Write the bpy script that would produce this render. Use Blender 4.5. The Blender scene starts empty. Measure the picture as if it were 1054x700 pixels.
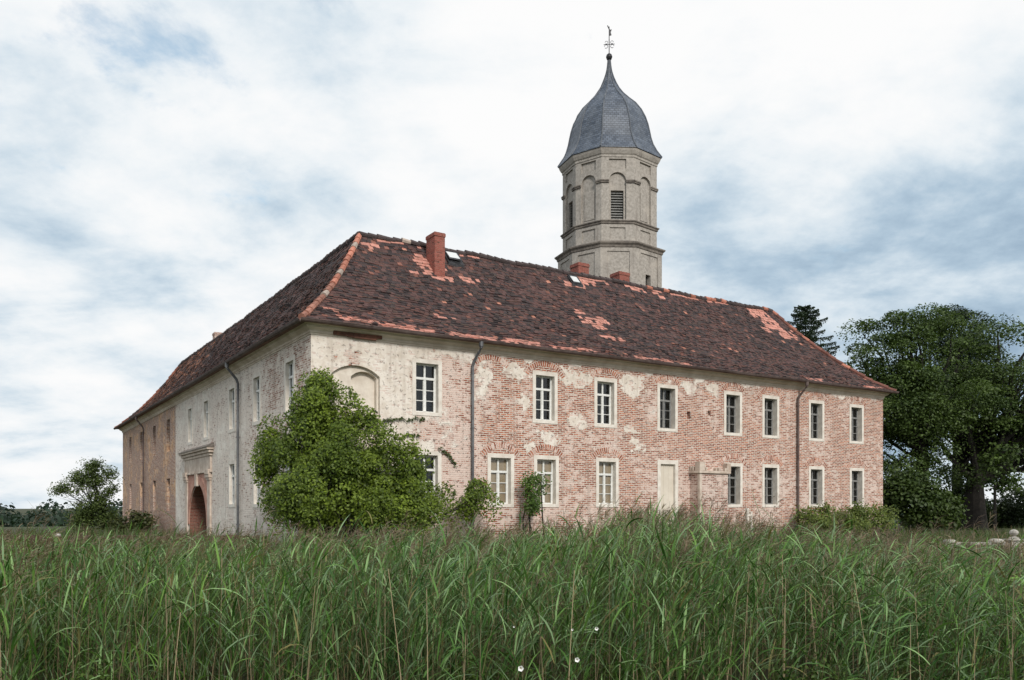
import bpy, math, random
import numpy as np
from math import radians as R, sin, cos, pi

random.seed(7)
rng = np.random.default_rng(7)
scn = bpy.context.scene
COL = scn.collection

# ------------------------------------------------------------------ camera
EYE = 1.7
cam_d = bpy.data.cameras.new("camera")
cam = bpy.data.objects.new("camera", cam_d)
COL.objects.link(cam)
cam.location = (0, 0, EYE)
cam.rotation_euler = (R(90), 0, 0)
cam_d.sensor_width = 36
cam_d.lens = 29.17
cam_d.shift_y = 0.1622
cam_d.clip_start = 0.1
cam_d.clip_end = 6000
scn.camera = cam

# ------------------------------------------------------------------ light
SUN_AZ = R(158)      # compass bearing from +Y towards +X: behind the camera, to the right
SUN_EL = R(31)
world = bpy.data.worlds.new("World")
scn.world = world
world.use_nodes = True


class NT:
    """small helper around a node tree"""
    def __init__(self, tree):
        self.t = tree
        tree.nodes.clear()

    def n(self, typ, **kw):
        nd = self.t.nodes.new(typ)
        for k, v in kw.items():
            if k.startswith('i_'):
                key = k[2:]
                key = int(key) if key.isdigit() else key.replace('_', ' ')
                self.set(nd.inputs[key], v)
            else:
                setattr(nd, k, v)
        return nd

    def set(self, sock, v):
        if isinstance(v, bpy.types.NodeSocket):
            self.t.links.new(v, sock)
        else:
            sock.default_value = v

    def math(self, op, a, b=None, c=None, clamp=False):
        nd = self.t.nodes.new('ShaderNodeMath')
        nd.operation = op
        nd.use_clamp = clamp
        for i, v in enumerate((a, b, c)):
            if v is not None:
                self.set(nd.inputs[i], v)
        return nd.outputs[0]

    def vmath(self, op, a, b=None):
        nd = self.t.nodes.new('ShaderNodeVectorMath')
        nd.operation = op
        self.set(nd.inputs[0], a)
        if b is not None:
            self.set(nd.inputs[1], b)
        return nd.outputs['Value'] if op in ('DISTANCE', 'LENGTH', 'DOT_PRODUCT') else nd.outputs[0]

    def mix(self, fac, a, b, blend='MIX'):
        nd = self.t.nodes.new('ShaderNodeMix')
        nd.data_type = 'RGBA'
        nd.blend_type = blend
        self.set(nd.inputs[0], fac)
        self.set(nd.inputs[6], a)
        self.set(nd.inputs[7], b)
        return nd.outputs[2]

    def smooth(self, x, a, b, lo=0.0, hi=1.0):
        nd = self.t.nodes.new('ShaderNodeMapRange')
        nd.interpolation_type = 'SMOOTHSTEP'
        self.set(nd.inputs[0], x)
        nd.inputs[1].default_value = a
        nd.inputs[2].default_value = b
        nd.inputs[3].default_value = lo
        nd.inputs[4].default_value = hi
        return nd.outputs[0]

    def noise(self, vec, scale, detail=4, rough=0.55, out=0, dist=0.0):
        nd = self.t.nodes.new('ShaderNodeTexNoise')
        self.set(nd.inputs['Vector'], vec)
        nd.inputs['Scale'].default_value = scale
        nd.inputs['Detail'].default_value = detail
        nd.inputs['Roughness'].default_value = rough
        nd.inputs['Distortion'].default_value = dist
        return nd.outputs[out]


def rgb(r, g, b):
    return (r, g, b, 1.0)


w = NT(world.node_tree)
out = w.n('ShaderNodeOutputWorld')
sky = w.n('ShaderNodeTexSky', sky_type='NISHITA')
sky.sun_disc = False
sky.sun_elevation = SUN_EL
sky.sun_rotation = SUN_AZ
sky.air_density = 1.0
sky.dust_density = 0.6
bg_sky = w.n('ShaderNodeBackground', i_Strength=0.15)
w.set(bg_sky.inputs[0], w.mix(1.0, sky.outputs[0], rgb(0.72, 1.02, 0.98), 'MULTIPLY'))
tc = w.n('ShaderNodeTexCoord')
dirv = w.vmath('NORMALIZE', tc.outputs['Generated'])
sep = w.n('ShaderNodeSeparateXYZ', i_0=dirv)
den = w.math('ADD', w.math('MAXIMUM', sep.outputs[2], 0.0), 0.30)
cx_ = w.math('DIVIDE', sep.outputs[0], den)
cy_ = w.math('DIVIDE', sep.outputs[1], den)
plane = w.n('ShaderNodeCombineXYZ', i_0=cx_, i_1=cy_, i_2=0.37).outputs[0]


def skyblob(px, py, inner, outer):
    """a soft disc of sky round one direction (1 at its middle)"""
    v = np.array([(px - 527) / 854, 1.0, (521 - py) / 854])
    v = v / np.linalg.norm(v)
    d = w.vmath('DISTANCE', dirv, tuple(v))
    return w.smooth(d, inner, outer, 1.0, 0.0)


n_big = w.noise(plane, 1.0, 9, 0.56, dist=0.25)
n_mid = w.noise(plane, 2.9, 9, 0.60, dist=0.1)
stretch = w.n('ShaderNodeMapping', i_1=(3.1, 1.7, 0.0), i_2=(0, 0, R(24)), i_3=(0.75, 1.25, 1.0))
w.set(stretch.inputs[0], plane)
n_str = w.noise(stretch.outputs[0], 1.9, 7, 0.58, dist=0.5)
tex = w.math('ADD', w.math('MULTIPLY', n_big, 0.35), w.math('ADD', w.math('MULTIPLY', n_mid, 0.36), w.math('MULTIPLY', n_str, 0.29)))
# cloud banks: brighter above the tower, greyer to the right and low on the left
bank = w.math('MULTIPLY', skyblob(930, 250, 0.05, 0.42), 0.165)
bank = w.math('ADD', bank, w.math('MULTIPLY', skyblob(1000, 230, 0.02, 0.24), 0.04))
bank = w.math('ADD', bank, w.math('MULTIPLY', skyblob(740, 200, 0.0, 0.14), 0.05))
bank = w.math('ADD', bank, w.math('MULTIPLY', skyblob(60, 430, 0.05, 0.36), 0.035))
bank = w.math('ADD', bank, w.math('MULTIPLY', skyblob(130, 90, 0.02, 0.34), 0.085))
bank = w.math('SUBTRACT', bank, w.math('MULTIPLY', skyblob(600, 120, 0.05, 0.42), 0.05))
bank = w.math('SUBTRACT', bank, w.math('MULTIPLY', skyblob(900, 10, 0.05, 0.36), 0.08))
bank = w.math('SUBTRACT', bank, w.math('MULTIPLY', skyblob(80, 265, 0.04, 0.26), 0.05))
grey = w.math('ADD', w.math('MULTIPLY_ADD', w.math('SUBTRACT', 0.5, tex), 1.30, 0.532), bank)          # high = thick grey underside
g1 = w.smooth(grey, 0.43, 0.77)
cloud = w.n('ShaderNodeValToRGB', i_0=g1)
cr = cloud.color_ramp
cr.elements[0].position = 0.0
cr.elements[0].color = rgb(1.0, 1.0, 1.0)
cr.elements[1].position = 1.0
cr.elements[1].color = rgb(0.30, 0.42, 0.55)
for p, c in ((0.25, (0.86, 0.91, 0.945)), (0.5, (0.67, 0.77, 0.85)), (0.75, (0.46, 0.59, 0.71))):
    e = cr.elements.new(p)
    e.color = rgb(*c)
bg_cl = w.n('ShaderNodeBackground', i_Strength=0.89)
w.set(bg_cl.inputs[0], cloud.outputs[0])
gap = w.math('ADD', w.noise(plane, 3.8, 8, 0.62, dist=0.3),
             w.math('ADD', w.math('MULTIPLY', skyblob(165, 55, 0.0, 0.13), 0.20),
                    w.math('ADD', w.math('MULTIPLY', skyblob(330, 0, 0.0, 0.12), 0.16),
                           w.math('ADD', w.math('MULTIPLY', skyblob(20, 10, 0.0, 0.16), 0.13), w.math('MULTIPLY', skyblob(120, 130, 0.0, 0.34), 0.07)))))
gapm = w.smooth(gap, 0.62, 0.82)
mixs = w.n('ShaderNodeMixShader', i_0=w.math('MULTIPLY', gapm, 0.62))
w.set(mixs.inputs[1], bg_cl.outputs[0])
w.set(mixs.inputs[2], bg_sky.outputs[0])
w.set(out.inputs[0], mixs.outputs[0])

sl = bpy.data.lights.new("sun", 'SUN')
sl.energy = 2.3
sl.angle = R(10)
sl.color = (1.0, 0.955, 0.89)
sun = bpy.data.objects.new("sun", sl)
COL.objects.link(sun)
sd = np.array([sin(SUN_AZ) * cos(SUN_EL), cos(SUN_AZ) * cos(SUN_EL), sin(SUN_EL)])
import mathutils
sun.rotation_euler = mathutils.Vector(tuple(sd)).to_track_quat('Z', 'Y').to_euler()
sun.location = (20, -20, 40)

scn.view_settings.view_transform = 'Standard'
scn.view_settings.look = 'None'
scn.view_settings.exposure = 0.14
scn.view_settings.gamma = 1.0
scn.view_settings.use_curve_mapping = False
scn.cycles.max_bounces = 6
scn.cycles.transparent_max_bounces = 8

# ------------------------------------------------------------------ helpers


def tag(o, label=None, cat=None, group=None, kind=None):
    if label:
        o['label'] = label
    if cat:
        o['category'] = cat
    if group:
        o['group'] = group
    if kind:
        o['kind'] = kind
    return o


def empty(name, loc=(0, 0, 0), rz=0.0):
    o = bpy.data.objects.new(name, None)
    COL.objects.link(o)
    o.location = loc
    o.rotation_euler = (0, 0, rz)
    o.empty_display_size = 0.3
    return o


class MB:
    """collects quads and tris, links them as one mesh object"""
    def __init__(self):
        self.v, self.f, self.uv, self.c = [], [], [], []

    def face(self, pts, uv=None, col=None):
        b = len(self.v)
        self.v.extend([tuple(p) for p in pts])
        self.f.append(tuple(range(b, b + len(pts))))
        self.uv.extend(uv if uv else [(0, 0)] * len(pts))
        self.c.extend([col if col else (1, 1, 1, 1)] * len(pts))

    def box(self, x0, x1, y0, y1, z0, z1, col=None, mp=None):
        p = [(x0, y0, z0), (x1, y0, z0), (x1, y1, z0), (x0, y1, z0), (x0, y0, z1), (x1, y0, z1), (x1, y1, z1), (x0, y1, z1)]
        if mp:
            p = [mp(*q) for q in p]
        for q in ((0, 3, 2, 1), (4, 5, 6, 7), (0, 1, 5, 4), (1, 2, 6, 5), (2, 3, 7, 6), (3, 0, 4, 7)):
            self.face([p[i] for i in q], col=col)

    def tube(self, pts, rad, sides=8, col=None, caps=True):
        pts = [np.array(p, float) for p in pts]
        if not hasattr(rad, '__len__'):
            rad = [rad] * len(pts)
        rings = []
        for i, p in enumerate(pts):
            a = pts[max(i - 1, 0)]
            b = pts[min(i + 1, len(pts) - 1)]
            d = b - a
            d = d / (np.linalg.norm(d) + 1e-9)
            ref = np.array([0, 0, 1.0]) if abs(d[2]) < 0.85 else np.array([1.0, 0, 0])
            u = np.cross(d, ref)
            u /= np.linalg.norm(u)
            v = np.cross(d, u)
            rings.append([p + rad[i] * (cos(2 * pi * k / sides) * u + sin(2 * pi * k / sides) * v) for k in range(sides)])
        for i in range(len(rings) - 1):
            for k in range(sides):
                k2 = (k + 1) % sides
                self.face([rings[i][k], rings[i][k2], rings[i + 1][k2], rings[i + 1][k]], col=col)
        if caps:
            self.face(rings[0], col=col)
            self.face(rings[-1][::-1], col=col)

    def lathe(self, prof, c=(0, 0, 0), sides=16, col=None):
        for i in range(len(prof) - 1):
            (r0, z0), (r1, z1) = prof[i], prof[i + 1]
            for k in range(sides):
                a, b = 2 * pi * k / sides, 2 * pi * (k + 1) / sides
                self.face([(c[0] + r0 * cos(a), c[1] + r0 * sin(a), c[2] + z0), (c[0] + r0 * cos(b), c[1] + r0 * sin(b), c[2] + z0),
                           (c[0] + r1 * cos(b), c[1] + r1 * sin(b), c[2] + z1), (c[0] + r1 * cos(a), c[1] + r1 * sin(a), c[2] + z1)], col=col)

    def build(self, name, m, parent=None, smooth=False, bevel=0.0):
        me = bpy.data.meshes.new(name)
        me.from_pydata(self.v, [], self.f)
        uvl = me.uv_layers.new(name='UVMap')
        uvl.data.foreach_set('uv', np.array(self.uv, dtype=np.float32).ravel())
        ca = me.color_attributes.new('col', 'FLOAT_COLOR', 'POINT')
        ca.data.foreach_set('color', np.array(self.c, dtype=np.float32).ravel())
        me.materials.append(m)
        if smooth:
            me.polygons.foreach_set('use_smooth', [True] * len(me.polygons))
        me.update()
        o = bpy.data.objects.new(name, me)
        COL.objects.link(o)
        if parent:
            o.parent = parent
        if bevel:
            md = o.modifiers.new('weld', 'WELD')
            md.merge_threshold = 0.0005
            bv = o.modifiers.new('bevel', 'BEVEL')
            bv.width = bevel
            bv.segments = 2
            bv.limit_method = 'ANGLE'
        return o


def np_mesh(name, verts, quads, cols, m, parent=None):
    """mesh straight from arrays: verts (V,3), quads (F,4), cols (V,3)"""
    me = bpy.data.meshes.new(name)
    nv, nf = len(verts), len(quads)
    me.vertices.add(nv)
    me.vertices.foreach_set('co', np.ascontiguousarray(verts, dtype=np.float32).ravel())
    me.loops.add(nf * 4)
    me.loops.foreach_set('vertex_index', np.ascontiguousarray(quads, dtype=np.int32).ravel())
    me.polygons.add(nf)
    me.polygons.foreach_set('loop_start', np.arange(0, nf * 4, 4, dtype=np.int32))
    me.polygons.foreach_set('loop_total', np.full(nf, 4, dtype=np.int32))
    me.update(calc_edges=True)
    ca = me.color_attributes.new('col', 'FLOAT_COLOR', 'POINT')
    c4 = np.ones((nv, 4), dtype=np.float32)
    c4[:, :3] = cols
    ca.data.foreach_set('color', c4.ravel())
    me.materials.append(m)
    me.validate()
    o = bpy.data.objects.new(name, me)
    COL.objects.link(o)
    if parent:
        o.parent = parent
    return o


# ------------------------------------------------------------------ materials


def new_mat(name):
    m = bpy.data.materials.new(name)
    m.use_nodes = True
    t = NT(m.node_tree)
    o = t.n('ShaderNodeOutputMaterial')
    p = t.n('ShaderNodeBsdfPrincipled')
    t.t.links.new(p.outputs[0], o.inputs[0])
    p.inputs['Roughness'].default_value = 0.85
    p.inputs['Specular IOR Level'].default_value = 0.3
    return m, t, p


def mottled(name, c0, c1, scale=6.0, rough=0.85, bump=0.15, detail=6, metal=0.0, spec=0.3, coord='Object', dist=0.02):
    m, t, p = new_mat(name)
    tc = t.n('ShaderNodeTexCoord')
    nz = t.noise(tc.outputs[coord], scale, detail, 0.62)
    n2 = t.noise(tc.outputs[coord], scale * 0.17, 3, 0.5)
    f = t.smooth(t.math('ADD', t.math('MULTIPLY', nz, 0.6), t.math('MULTIPLY', n2, 0.4)), 0.36, 0.64)
    t.set(p.inputs['Base Color'], t.mix(f, rgb(*c0), rgb(*c1)))
    p.inputs['Roughness'].default_value = rough
    p.inputs['Metallic'].default_value = metal
    p.inputs['Specular IOR Level'].default_value = spec
    if bump:
        b = t.n('ShaderNodeBump', i_Strength=bump, i_Distance=dist)
        t.set(b.inputs['Height'], nz)
        t.t.links.new(b.outputs[0], p.inputs['Normal'])
    return m


def wall_mat(name, coord, plaster_bias, plaster_a, plaster_b, brick_a, brick_b, wash, wash_col, blobs=(), zones=None, row=0.077, width=0.265, uv=False, wash_zones=(), mortar=((0.48, 0.41, 0.35), (0.72, 0.66, 0.58)), msize=0.0165):
    """old brickwork under remains of lime plaster; coordinates are metres on the wall"""
    m, t, p = new_mat(name)
    tc = t.n('ShaderNodeTexCoord')
    if uv:
        vec = tc.outputs['UV']
        s = t.n('ShaderNodeSeparateXYZ', i_0=vec)
        X, Z = s.outputs[0], s.outputs[1]
    else:
        s = t.n('ShaderNodeSeparateXYZ', i_0=tc.outputs['Object'])
        X = t.math('ADD', s.outputs[0], s.outputs[1])
        Z = s.outputs[2]
        vec = t.n('ShaderNodeCombineXYZ', i_0=X, i_1=Z, i_2=0.0).outputs[0]
    # slightly wandering courses
    wob = t.noise(vec, 0.8, 2, 0.5, out=1)
    wv = t.vmath('ADD', vec, t.vmath('MULTIPLY', t.vmath('SUBTRACT', wob, (0.5, 0.5, 0.5)), (0.10, 0.07, 0)))
    wob2 = t.noise(vec, 9.0, 2, 0.5, out=1)
    wv = t.vmath('ADD', wv, t.vmath('MULTIPLY', t.vmath('SUBTRACT', wob2, (0.5, 0.5, 0.5)), (0.04, 0.022, 0)))
    br = t.n('ShaderNodeTexBrick', offset=0.5)
    t.set(br.inputs['Vector'], wv)
    br.inputs['Color1'].default_value = rgb(0, 0, 0)
    br.inputs['Color2'].default_value = rgb(1, 1, 1)
    br.inputs['Mortar'].default_value = rgb(0.5, 0.5, 0.5)
    br.inputs['Scale'].default_value = 1.0
    br.inputs['Mortar Size'].default_value = msize
    br.inputs['Mortar Smooth'].default_value = 0.2
    br.inputs['Bias'].default_value = 0.0
    br.inputs['Brick Width'].default_value = width
    br.inputs['Row Height'].default_value = row
    rnd = t.n('ShaderNodeSeparateColor', i_0=br.outputs['Color']).outputs[0]
    mort = br.outputs['Fac']
    fine = t.noise(vec, 22.0, 5, 0.65)
    mid = t.noise(vec, 3.2, 6, 0.62)
    big = t.noise(vec, 0.55, 5, 0.6)
    hole = t.noise(vec, 7.5, 3, 0.7)
    bc = t.mix(t.smooth(t.math('ADD', t.math('MULTIPLY', rnd, 0.7), t.math('MULTIPLY', fine, 0.5)), 0.25, 0.95), rgb(*brick_a), rgb(*brick_b))
    bc = t.mix(t.smooth(rnd, 0.86, 0.94, 0.0, 0.65), bc, rgb(0.13, 0.06, 0.05))          # burnt headers
    # lime wash worn over single bricks and over larger clouds
    wf = t.math('ADD', t.math('MULTIPLY', mid, 0.9), t.math('ADD', t.math('MULTIPLY', fine, 0.45), t.math('MULTIPLY', big, 0.85)))
    wf = t.math('ADD', wf, t.math('MULTIPLY', rnd, 0.22))
    for (axis, a, b, gain) in wash_zones:
        nd = t.n('ShaderNodeMapRange')
        t.set(nd.inputs[0], X if axis == 'x' else Z)
        nd.inputs[1].default_value = a
        nd.inputs[2].default_value = b
        nd.inputs[3].default_value = 0.0
        nd.inputs[4].default_value = gain
        wf = t.math('ADD', wf, nd.outputs[0])
    wm = t.smooth(wf, 1.16 - wash, 1.40 - wash)
    mortar_c = t.mix(fine, rgb(*mortar[0]), rgb(*mortar[1]))
    bm = t.mix(mort, bc, mortar_c)
    bm = t.mix(t.math('MULTIPLY', wm, 0.86), bm, t.mix(fine, rgb(*wash_col), rgb(*[min(1, c * 1.12) for c in wash_col])))
    # plaster that is still on the wall
    pf = t.math('ADD', t.math('MULTIPLY', big, 1.0), t.math('ADD', t.math('MULTIPLY', mid, 0.45), t.math('MULTIPLY', fine, 0.12)))
    pb = t.math('ADD', pf, plaster_bias)
    if zones:
        for (axis, a, b, gain) in zones:      # gain fades in from a to b along x or z
            src = X if axis == 'x' else Z
            nd = t.n('ShaderNodeMapRange')
            t.set(nd.inputs[0], src)
            nd.inputs[1].default_value = a
            nd.inputs[2].default_value = b
            nd.inputs[3].default_value = 0.0
            nd.inputs[4].default_value = gain
            pb = t.math('ADD', pb, nd.outputs[0])
    pm = t.smooth(pb, 0.98, 1.03)
    if blobs:
        wA = t.noise(vec, 1.5, 3, 0.6, out=1)
        wB = t.noise(vec, 6.0, 5, 0.7, out=1)
        bvec = t.vmath('ADD', vec, t.vmath('MULTIPLY', t.vmath('SUBTRACT', wA, (0.5, 0.5, 0.5)), (1.5, 1.3, 0)))
        bvec = t.vmath('ADD', bvec, t.vmath('MULTIPLY', t.vmath('SUBTRACT', wB, (0.5, 0.5, 0.5)), (0.50, 0.42, 0)))
    for (bx, bz, rx, rz) in blobs:
        d = t.vmath('LENGTH', t.vmath('MULTIPLY', t.vmath('SUBTRACT', bvec, (bx, bz, 0)), (1 / rx, 1 / rz, 0)))
        pm = t.math('MAXIMUM', pm, t.smooth(d, 0.94, 1.06, 1.0, 0.0))
    pc = t.mix(t.smooth(t.math('ADD', mid, t.math('MULTIPLY', big, 0.5)), 0.6, 0.9), rgb(*plaster_a), rgb(*plaster_b))
    pc = t.mix(t.smooth(fine, 0.60, 0.78, 0.0, 0.35), pc, rgb(0.42, 0.30, 0.24))
    pits = t.smooth(t.math('ADD', t.math('MULTIPLY', mid, 0.95), t.math('ADD', t.math('MULTIPLY', rnd, 0.26), t.math('MULTIPLY', fine, 0.28))), 0.835, 0.875)       # chips through to the brick
    pm2 = t.math('MULTIPLY', pm, t.math('SUBTRACT', 1.0, t.math('MULTIPLY', pits, 0.8)))
    colr = t.mix(pm2, bm, pc)
    dk = t.smooth(t.math('SUBTRACT', hole, t.math('MULTIPLY', fine, 0.25)), 0.475, 0.53)
    colr = t.mix(t.math('MULTIPLY', dk, t.math('SUBTRACT', 0.75, t.math('MULTIPLY', pm2, 0.35))), colr, rgb(0.10, 0.065, 0.05))
    # damp foot of the wall
    if not uv:
        damp = t.smooth(t.math('ADD', Z, t.math('MULTIPLY', mid, 1.2)), 0.4, 1.7, 0.45, 0.0)
        colr = t.mix(damp, colr, rgb(0.17, 0.11, 0.08))
        run = t.n('ShaderNodeMapping', i_3=(1.4, 0.10, 1.0))
        t.set(run.inputs[0], vec)
        streak = t.smooth(t.noise(run.outputs[0], 2.2, 5, 0.6), 0.52, 0.72, 0.0, 0.30)
        colr = t.mix(streak, colr, rgb(0.24, 0.18, 0.14))
    t.set(p.inputs['Base Color'], colr)
    p.inputs['Roughness'].default_value = 0.92
    p.inputs['Specular IOR Level'].default_value = 0.15
    h = t.math('ADD', t.math('MULTIPLY', t.math('SUBTRACT', 1.0, mort), t.math('SUBTRACT', 1.0, pm2)),
               t.math('ADD', t.math('MULTIPLY', pm2, 1.5), t.math('ADD', t.math('MULTIPLY', fine, 0.7), t.math('MULTIPLY', dk, -1.6))))
    b = t.n('ShaderNodeBump', i_Strength=0.7, i_Distance=0.018)
    t.set(b.inputs['Height'], h)
    t.t.links.new(b.outputs[0], p.inputs['Normal'])
    return m


CREAM_A, CREAM_B = (0.64, 0.565, 0.485), (0.78, 0.72, 0.645)
BRICK_A, BRICK_B = (0.26, 0.080, 0.046), (0.55, 0.215, 0.128)
WASH = (0.66, 0.535, 0.47)
FRONT_BLOBS = [(6.63, 6.55, .28, .65), (8.2, 6.95, .5, .4), (8.35, 5.82, .27, .27), (10.9, 6.85, .85, .42), (11.1, 5.10, .5, .35),
               (13.95, 6.75, .65, .5), (9.5, 4.32, .4, .3), (8.73, 3.97, .35, .22), (17.2, 7.0, .5, .3), (18.7, 7.05, .5, .25),
               (13.9, 5.0, .5, .2), (14.2, 4.3, .45, .22)]
M_FRONT = wall_mat("brick_front", 'xz', 0.03, CREAM_A, CREAM_B, BRICK_A, BRICK_B, -0.035, WASH, FRONT_BLOBS,
                   zones=[('x', 7.0, 3.4, 0.30), ('z', 6.9, 7.5, 0.24), ('x', 8.0, 14.0, -0.04)], wash_zones=[('z', 4.6, 2.2, 0.07), ('x', 7.5, 5.0, 0.25)])
M_LEFT = wall_mat("limewashed_side", 'yz', 0.0, (0.66, 0.60, 0.53), (0.82, 0.765, 0.69), (0.26, 0.12, 0.085), (0.46, 0.25, 0.19), 0.08, (0.73, 0.665, 0.595), (),
                  zones=[('x', 5.0, 9.5, 0.16)], wash_zones=[('x', 2.5, 9.0, 0.17)])
M_FAR = wall_mat("rusty_render", 'yz', 0.17, (0.32, 0.15, 0.065), (0.68, 0.46, 0.31), (0.24, 0.085, 0.05), (0.40, 0.18, 0.11), -0.05, (0.52, 0.38, 0.29), ())
M_BRICK = wall_mat("plain_brick", 'xz', -0.5, CREAM_A, CREAM_B, (0.235, 0.08, 0.053), (0.44, 0.19, 0.13), 0.02, WASH, ())
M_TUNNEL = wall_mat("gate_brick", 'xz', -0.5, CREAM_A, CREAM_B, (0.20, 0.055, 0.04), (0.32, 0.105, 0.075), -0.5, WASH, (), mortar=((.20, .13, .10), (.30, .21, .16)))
M_CHIM = wall_mat("chimney_brick", 'xz', -0.6, CREAM_A, CREAM_B, (0.255, 0.080, 0.062), (0.32, 0.108, 0.086), -0.9, WASH, (), row=0.078, width=0.25, mortar=((.28, .14, .11), (.34, .19, .15)), msize=0.008)
M_ARCH = wall_mat("voussoir_brick", 'uv', -0.3, CREAM_A, CREAM_B, BRICK_A, BRICK_B, -0.02, WASH, (), row=0.40, width=0.092, uv=True)
M_PLASTER = mottled("cream_plaster", (0.58, 0.505, 0.425), (0.74, 0.675, 0.59), 3.0, 0.9, 0.25)
M_SURR = mottled("white_surround", (0.60, 0.54, 0.47), (0.76, 0.715, 0.645), 4.0, 0.85, 0.2)
M_STONE = mottled("portal_stone", (0.42, 0.33, 0.265), (0.62, 0.535, 0.455), 3.5, 0.9, 0.3)
M_PORTALB = mottled("rose_render", (0.36, 0.17, 0.125), (0.52, 0.31, 0.24), 5.0, 0.9, 0.3)
M_WOODW = mottled("white_painted_wood", (0.66, 0.66, 0.63), (0.80, 0.80, 0.77), 9.0, 0.5, 0.05)
M_WOODG = mottled("weathered_grey_wood", (0.16, 0.16, 0.155), (0.30, 0.295, 0.28), 9.0, 0.7, 0.1)
M_WOODB = mottled("old_brown_wood", (0.10, 0.055, 0.04), (0.20, 0.12, 0.09), 9.0, 0.75, 0.1)
M_DOOR = mottled("pale_boarding", (0.60, 0.54, 0.45), (0.70, 0.64, 0.55), 2.0, 0.7, 0.08)
M_BLIND = mottled("tan_blind", (0.40, 0.30, 0.205), (0.52, 0.40, 0.29), 2.0, 0.8, 0.0)
M_ZINC = mottled("grey_zinc", (0.085, 0.085, 0.09), (0.16, 0.165, 0.17), 5.0, 0.5, 0.05, metal=0.4, spec=0.5)
M_RUST = mottled("brown_downpipe", (0.075, 0.05, 0.045), (0.14, 0.105, 0.095), 5.0, 0.6, 0.05)
M_IRON = mottled("dark_iron", (0.03, 0.03, 0.032), (0.08, 0.08, 0.085), 8.0, 0.5, 0.05, metal=0.6)
M_TOWER = None
M_BARK = mottled("bark", (0.008, 0.007, 0.006), (0.024, 0.021, 0.018), 5.0, 0.95, 0.5, dist=0.05)
M_LIME = mottled("pale_stone", (0.24, 0.225, 0.20), (0.52, 0.49, 0.44), 6.0, 0.9, 0.3)
M_DARKIN = mottled("dark_interior", (0.02, 0.018, 0.016), (0.05, 0.045, 0.04), 2.0, 0.95, 0.0)

# glass: clear sheet with real reflection
M_GLASS = bpy.data.materials.new("window_glass")
M_GLASS.use_nodes = True
t = NT(M_GLASS.node_tree)
o_ = t.n('ShaderNodeOutputMaterial')
tr = t.n('ShaderNodeBsdfTransparent', i_Color=rgb(0.80, 0.83, 0.82))
gl = t.n('ShaderNodeBsdfGlossy', i_Roughness=0.03)
gl.inputs['Color'].default_value = rgb(0.85, 0.9, 0.92)
fr = t.n('ShaderNodeFresnel', i_IOR=1.5)
tcg = t.n('ShaderNodeTexCoord')
bmp = t.n('ShaderNodeBump', i_Strength=0.25, i_Distance=0.02)
t.set(bmp.inputs['Height'], t.noise(tcg.outputs['Object'], 2.5, 2, 0.5))
t.t.links.new(bmp.outputs[0], gl.inputs['Normal'])
ms = t.n('ShaderNodeMixShader', i_0=t.math('MULTIPLY', fr.outputs[0], 1.3, clamp=True))
t.set(ms.inputs[1], tr.outputs[0])
t.set(ms.inputs[2], gl.outputs[0])
t.t.links.new(ms.outputs[0], o_.inputs[0])


def attr_mat(name, rough=0.6, spec=0.3, transl=0.0, noise=0.0, nscale=20.0):
    """base colour from the mesh's own colour attribute (hue of each tile or leaf)"""
    m, t, p = new_mat(name)
    a = t.n('ShaderNodeAttribute', attribute_name='col')
    c = a.outputs['Color']
    if noise:
        tc = t.n('ShaderNodeTexCoord')
        f = t.noise(tc.outputs['Object'], nscale, 4, 0.65)
        c = t.mix(1.0, c, t.mix(f, rgb(1 - noise, 1 - noise, 1 - noise), rgb(1 + noise, 1 + noise, 1 + noise)), 'MULTIPLY')
    t.set(p.inputs['Base Color'], c)
    p.inputs['Roughness'].default_value = rough
    p.inputs['Specular IOR Level'].default_value = spec
    if transl:
        td = t.n('ShaderNodeBsdfTranslucent')
        t.set(td.inputs[0], t.mix(1.0, c, rgb(1.25, 1.35, 0.7), 'MULTIPLY'))
        mx = t.n('ShaderNodeMixShader', i_0=transl)
        t.t.links.new(p.outputs[0], mx.inputs[1])
        t.t.links.new(td.outputs[0], mx.inputs[2])
        t.t.links.new(mx.outputs[0], t.t.nodes['Material Output'].inputs[0])
    return m


M_TILE = attr_mat("roof_tile", 0.8, 0.25, noise=0.5, nscale=9.0)
M_LEAF = attr_mat("leaf", 0.55, 0.35, transl=0.25)
M_REED = attr_mat("reed_blade", 0.5, 0.22, transl=0.18)

# tower render: rain-streaked grey beige
M_TOWER, t, p = new_mat("grey_tower_render")
tc = t.n('ShaderNodeTexCoord')
mp = t.n('ShaderNodeMapping', i_3=(1.6, 1.6, 0.16))
t.set(mp.inputs[0], tc.outputs['Object'])
st = t.noise(mp.outputs[0], 1.6, 6, 0.62)
fn = t.noise(tc.outputs['Object'], 7.0, 6, 0.65)
bg = t.noise(tc.outputs['Object'], 0.9, 4, 0.6)
c = t.mix(t.smooth(fn, 0.3, 0.7), rgb(0.275, 0.25, 0.22), rgb(0.43, 0.395, 0.355))
c = t.mix(t.smooth(st, 0.5, 0.72, 0.0, 0.6), c, rgb(0.185, 0.16, 0.14))
c = t.mix(t.smooth(bg, 0.52, 0.7, 0.0, 0.5), c, rgb(0.48, 0.435, 0.38))
t.set(p.inputs['Base Color'], c)
b = t.n('ShaderNodeBump', i_Strength=0.35, i_Distance=0.03)
t.set(b.inputs['Height'], fn)
t.t.links.new(b.outputs[0], p.inputs['Normal'])
p.inputs['Roughness'].default_value = 0.93
M_TCORN = mottled("tower_cornice", (0.11, 0.095, 0.085), (0.24, 0.21, 0.18), 5.0, 0.9, 0.25)

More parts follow.
